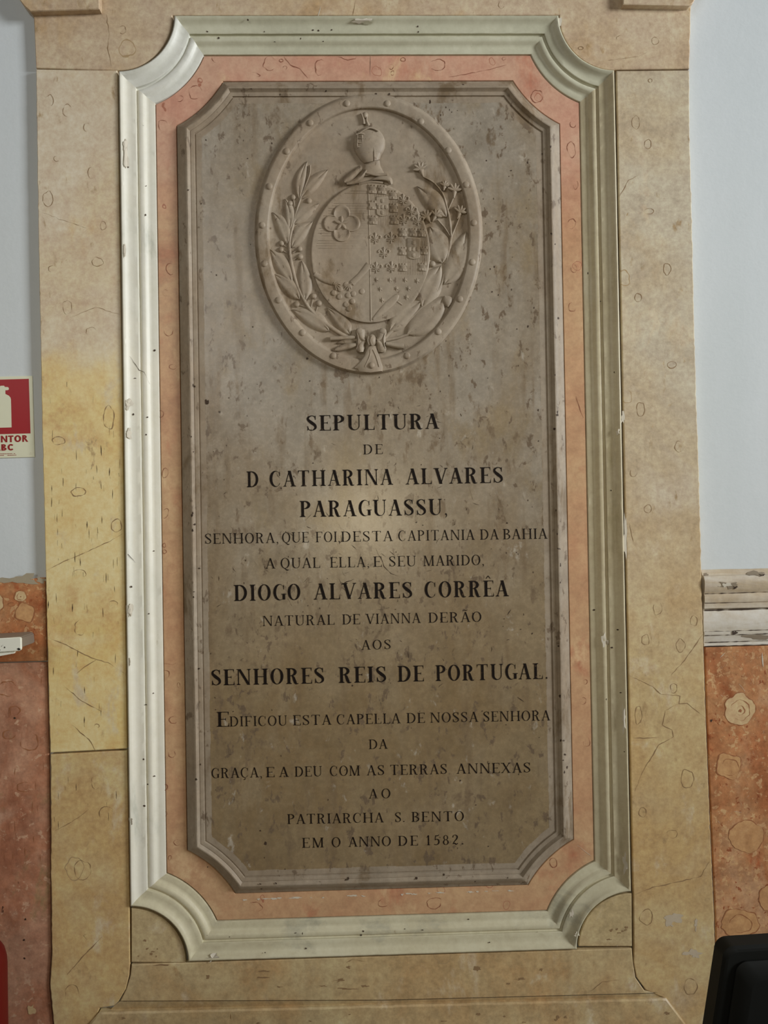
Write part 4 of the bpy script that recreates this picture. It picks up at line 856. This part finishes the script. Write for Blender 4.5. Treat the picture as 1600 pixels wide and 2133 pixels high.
# ------------------------------------------------------------------ fire extinguisher sign on the left wall
HG = -.0136
sg = thing('safety_sign', U(0, 952, -.016), 'red and pale square sign with extinguisher pictogram on the left wall', 'sign')
bm = bmesh.new(); plate(bm, [(-72, 786), (67, 783), (72, 952), (-68, 956)], HB, HG, .0004); obj('backing_plate', bm, M['sign_plate'], sg, label='pale luminescent backing plate')
bm = bmesh.new(); face(bm, [U(*p, HG+.0003) for p in ((-64, 792.5), (60, 789), (63.6, 902.8), (-60, 906))]); toward(bm); obj('red_panel', bm, M['sign_red'], sg, label='dark red panel')
bm = bmesh.new(); hp = HG+.0006
rightp = [(1, 803.6), (8.5, 803.4), (10, 806), (16.5, 806.3), (18.4, 808.2), (18.2, 811.5), (16, 812.8), (11.2, 813), (11.2, 820.5), (14, 822), (19, 824.5), (22, 828.5), (22.8, 832), (23.3, 850), (24.2, 890.2)]
leftp = [(-13.5, 891.4), (-12.4, 832), (-10.5, 827), (-6, 823), (-.2, 820.6), (-.4, 813.3), (-12, 813), (-14, 811), (-14, 808), (-12, 806.5), (-.5, 806.4)]
face(bm, [U(*p, hp) for p in rightp+leftp]); face(bm, [U(*p, hp) for p in ((-14, 808), (-22, 815), (-26, 840), (-25, 870), (-21, 870), (-22, 840), (-19, 818), (-12, 811))]); toward(bm); obj('pictogram', bm, M['sign_plate'], sg, label='pale extinguisher pictogram')
bm = bmesh.new(); fl = lambda x: 921.6-.026*(x-2)
for c, a, b in (('E', -46, -35), ('X', -34, -20.5), ('T', -19, -7), ('I', -4.8, -2), ('N', 2, 15.4), ('T', 16.8, 28.7), ('O', 30, 44.2), ('R', 46.5, 58.7)): word(bm, c, a, b, fl, 14, .24, .2, HG+.0004, serif=False)
toward(bm); obj('lettering_line', bm, M['sign_ink'], sg)
bm = bmesh.new(); fl2 = lambda x: 938.8-.026*(x-2)
for c, a, b in (('A', -12.5, 1.2), ('B', 2.9, 14.2), ('C', 16, 29)): word(bm, c, a, b, fl2, 13.4, .24, .2, HG+.0004, serif=False)
toward(bm); obj('lettering_line', bm, M['sign_ink'], sg)
bm = bmesh.new()
for y, x1 in ((944.8, 32), (948, 34)):
    x = -40
    while x < x1:
        w = RNG.uniform(1.2, 4.5); yy = y-.02*x
        if not (y > 946 and 8 < x < 15) and not (y < 946 and 25 < x < 27.5): face(bm, [U(x, yy, HG+.0004), U(min(x1, x+w), yy, HG+.0004), U(min(x1, x+w), yy+1.1, HG+.0004), U(x, yy+1.1, HG+.0004)])
        x += w+.6
toward(bm); obj('fine_print', bm, M['sign_ink'], sg)
bm = bmesh.new(); ribbon(bm, [(64, 942.6), (66.4, 946.6), (62, 946.6)], .8, HG+.0004, 0, closed=True); toward(bm); obj('triangle_mark', bm, M['sign_ink'], sg)

# ------------------------------------------------------------------ white fronted box below it
bx = thing('wall_box', U(0, 1360, HB+.02), 'small white fronted box jutting from the left wainscot, chipped at its corner', 'box')
def block(bm, px, h0, h1): 
    P = [U(*p, h1) for p in px]; A = [bm.verts.new((p.x, -h1, p.z)) for p in P]; B = [bm.verts.new((p.x, -h0, p.z)) for p in P]; n = len(P)
    bm.faces.new(A); bm.faces.new(B[::-1])
    for i in range(n): bm.faces.new((A[i], B[i], B[(i+1) % n], A[(i+1) % n]))
    bmesh.ops.recalc_face_normals(bm, faces=bm.faces)
bm = bmesh.new(); block(bm, [(-140, 1337), (27, 1328), (34, 1331), (36, 1352), (-140, 1360)], HW, .092); bmesh.ops.bevel(bm, geom=bm.edges[:], offset=.002, segments=2, affect='EDGES'); obj('housing', bm, M['grey_metal'], bx, label='dull grey metal housing')
bm = bmesh.new(); block(bm, [(-140, 1339), (40, 1327.5), (43, 1329), (43.5, 1353), (41, 1355.5), (36, 1356), (-140, 1368)], .092, .100); bmesh.ops.bevel(bm, geom=bm.edges[:], offset=.0012, segments=2, affect='EDGES')
for x, y, a, b in ((39.3, 1352.3, 3.4, 2.2), (9.8, 1348.6, 1.1, 2), (0, 1354, .9, 1), (3.5, 1346, .7, .7), (6, 1344, .6, .6)): blob(bm, x, y, a, b, .1005, 1)
obj('front_plate', bm, [M['white_paint'], M['black_mark']], bx, label='white front plate with a chipped corner')
bm = bmesh.new(); block(bm, [(-140, 1369), (0, 1359), (30, 1356.5), (29, 1361), (0, 1366.5), (-140, 1377)], .086, .0935); obj('lower_lip', bm, M['white_paint'], bx)

# ------------------------------------------------------------------ red cylinder standing at the left edge
def lathe(bm, c, prof, n=40):
    rows = [[Vector((c.x+r*math.cos(6.28318*i/n), c.y+r*math.sin(6.28318*i/n), z)) for i in range(n)] for r, z in prof]
    quad_grid(bm, rows, close_u=True); bm.faces.new([v for v in bm.verts][:n][::-1]); bm.faces.new([v for v in bm.verts][-n:])
    bmesh.ops.recalc_face_normals(bm, faces=bm.faces)
er = .075; e = U(9.5, 2050, .14); ez = U(5, 1985, .14).z; ec = Vector((e.x-er, -.14, 0))
ex = thing('fire_extinguisher', ec, 'dark red cylinder with rounded shoulder at the bottom left edge of the photo', 'fire extinguisher')
bm = bmesh.new(); lathe(bm, ec, [(er*.92, 0), (er, .006), (er, ez-.04), (er*.985, ez-.022), (er*.93, ez-.005), (er*.8, ez+.012), (er*.58, ez+.026), (er*.3, ez+.034), (.016, ez+.036), (.016, ez+.05)]); obj('cylinder', bm, M['ext_red'], ex)
bm = bmesh.new(); lathe(bm, ec, [(.02, ez+.05), (.02, ez+.085), (.012, ez+.09)], 20); obj('valve', bm, M['black_steel'], ex)
bm = bmesh.new(); box(bm, (ec.x-.10, ec.y-.011, ez+.088), (ec.x+.015, ec.y+.011, ez+.098)); box(bm, (ec.x-.095, ec.y-.010, ez+.066), (ec.x-.01, ec.y+.010, ez+.074)); bmesh.ops.bevel(bm, geom=bm.edges[:], offset=.002, segments=2, affect='EDGES'); obj('handle', bm, M['black_steel'], ex)

# ------------------------------------------------------------------ black chair at the right edge
HC = .62
p0 = U(1511, 1983, HC); p1 = U(1488, 2133, HC); s = (p0.x-p1.x)/(p0.z-p1.z)
cxm = p0.x+.205; topz = U(1535, 1974, HC).z
ch = thing('chair', (cxm, -HC-.22, 0), 'black padded chair back cut off by the bottom right corner', 'chair')
def cback(inset, n=8):
    zb = .50; xl = lambda z: p0.x+s*(z-p0.z)+inset; out = []; r = .022
    zt = topz-inset
    out.append((xl(zb+inset), zb+inset))
    L = (xl(zt-r), zt-r)
    for i in range(n+1):
        a = math.pi-math.pi/2*i/n; out.append((xl(zt-r)+r+r*math.cos(a), zt-r+r*math.sin(a)))
    out.append((cxm, zt+.006))
    return out + [(2*cxm-x, z) for x, z in reversed(out[:-1])]
def padded(bm, layers, mat=0):
    rows = [[Vector((x, y, z)) for x, z in cback(i)] for i, y in layers]
    quad_grid(bm, rows, close_u=True, mat=mat); face(bm, rows[0], mat); face(bm, rows[-1][::-1], mat); bmesh.ops.recalc_face_normals(bm, faces=bm.faces)
bm = bmesh.new(); padded(bm, [(.006, -HC+.045), (0, -HC+.038), (0, -HC+.006), (.004, -HC+.001), (.008, -HC)]); obj('backrest', bm, M['black_vinyl'], ch)
bm = bmesh.new(); padded(bm, [(.022, -HC+.004), (.022, -HC-.004), (.030, -HC-.010), (.05, -HC-.013)]); obj('back_pad', bm, M['black_vinyl'], ch)
bm = bmesh.new(); box(bm, (cxm-.23, -HC-.46, .42), (cxm+.23, -HC-.0, .49)); bmesh.ops.bevel(bm, geom=bm.edges[:], offset=.02, segments=3, affect='EDGES'); obj('seat', bm, M['black_vinyl'], ch)
for sx in (-1, 1):
    for y0, y1, zt in ((-HC-.42, -HC-.44, .43), (-HC-.02, -HC+.05, .43)):
        bm = bmesh.new(); a = Vector((cxm+sx*.19, y0, zt)); b = Vector((cxm+sx*.205, y1, 0)); n = 12
        rows = [[Vector((c.x+.012*math.cos(6.283*i/n), c.y+.012*math.sin(6.283*i/n), c.z)) for i in range(n)] for c in (b, a)]
        quad_grid(bm, rows, close_u=True); face(bm, rows[0]); face(bm, rows[1]); bmesh.ops.recalc_face_normals(bm, faces=bm.faces); obj('leg', bm, M['black_steel'], ch)
    bm = bmesh.new(); box(bm, (cxm+sx*.17-.012, -HC+.012, .42), (cxm+sx*.17+.012, -HC+.030, .54)); obj('back_upright', bm, M['black_steel'], ch)
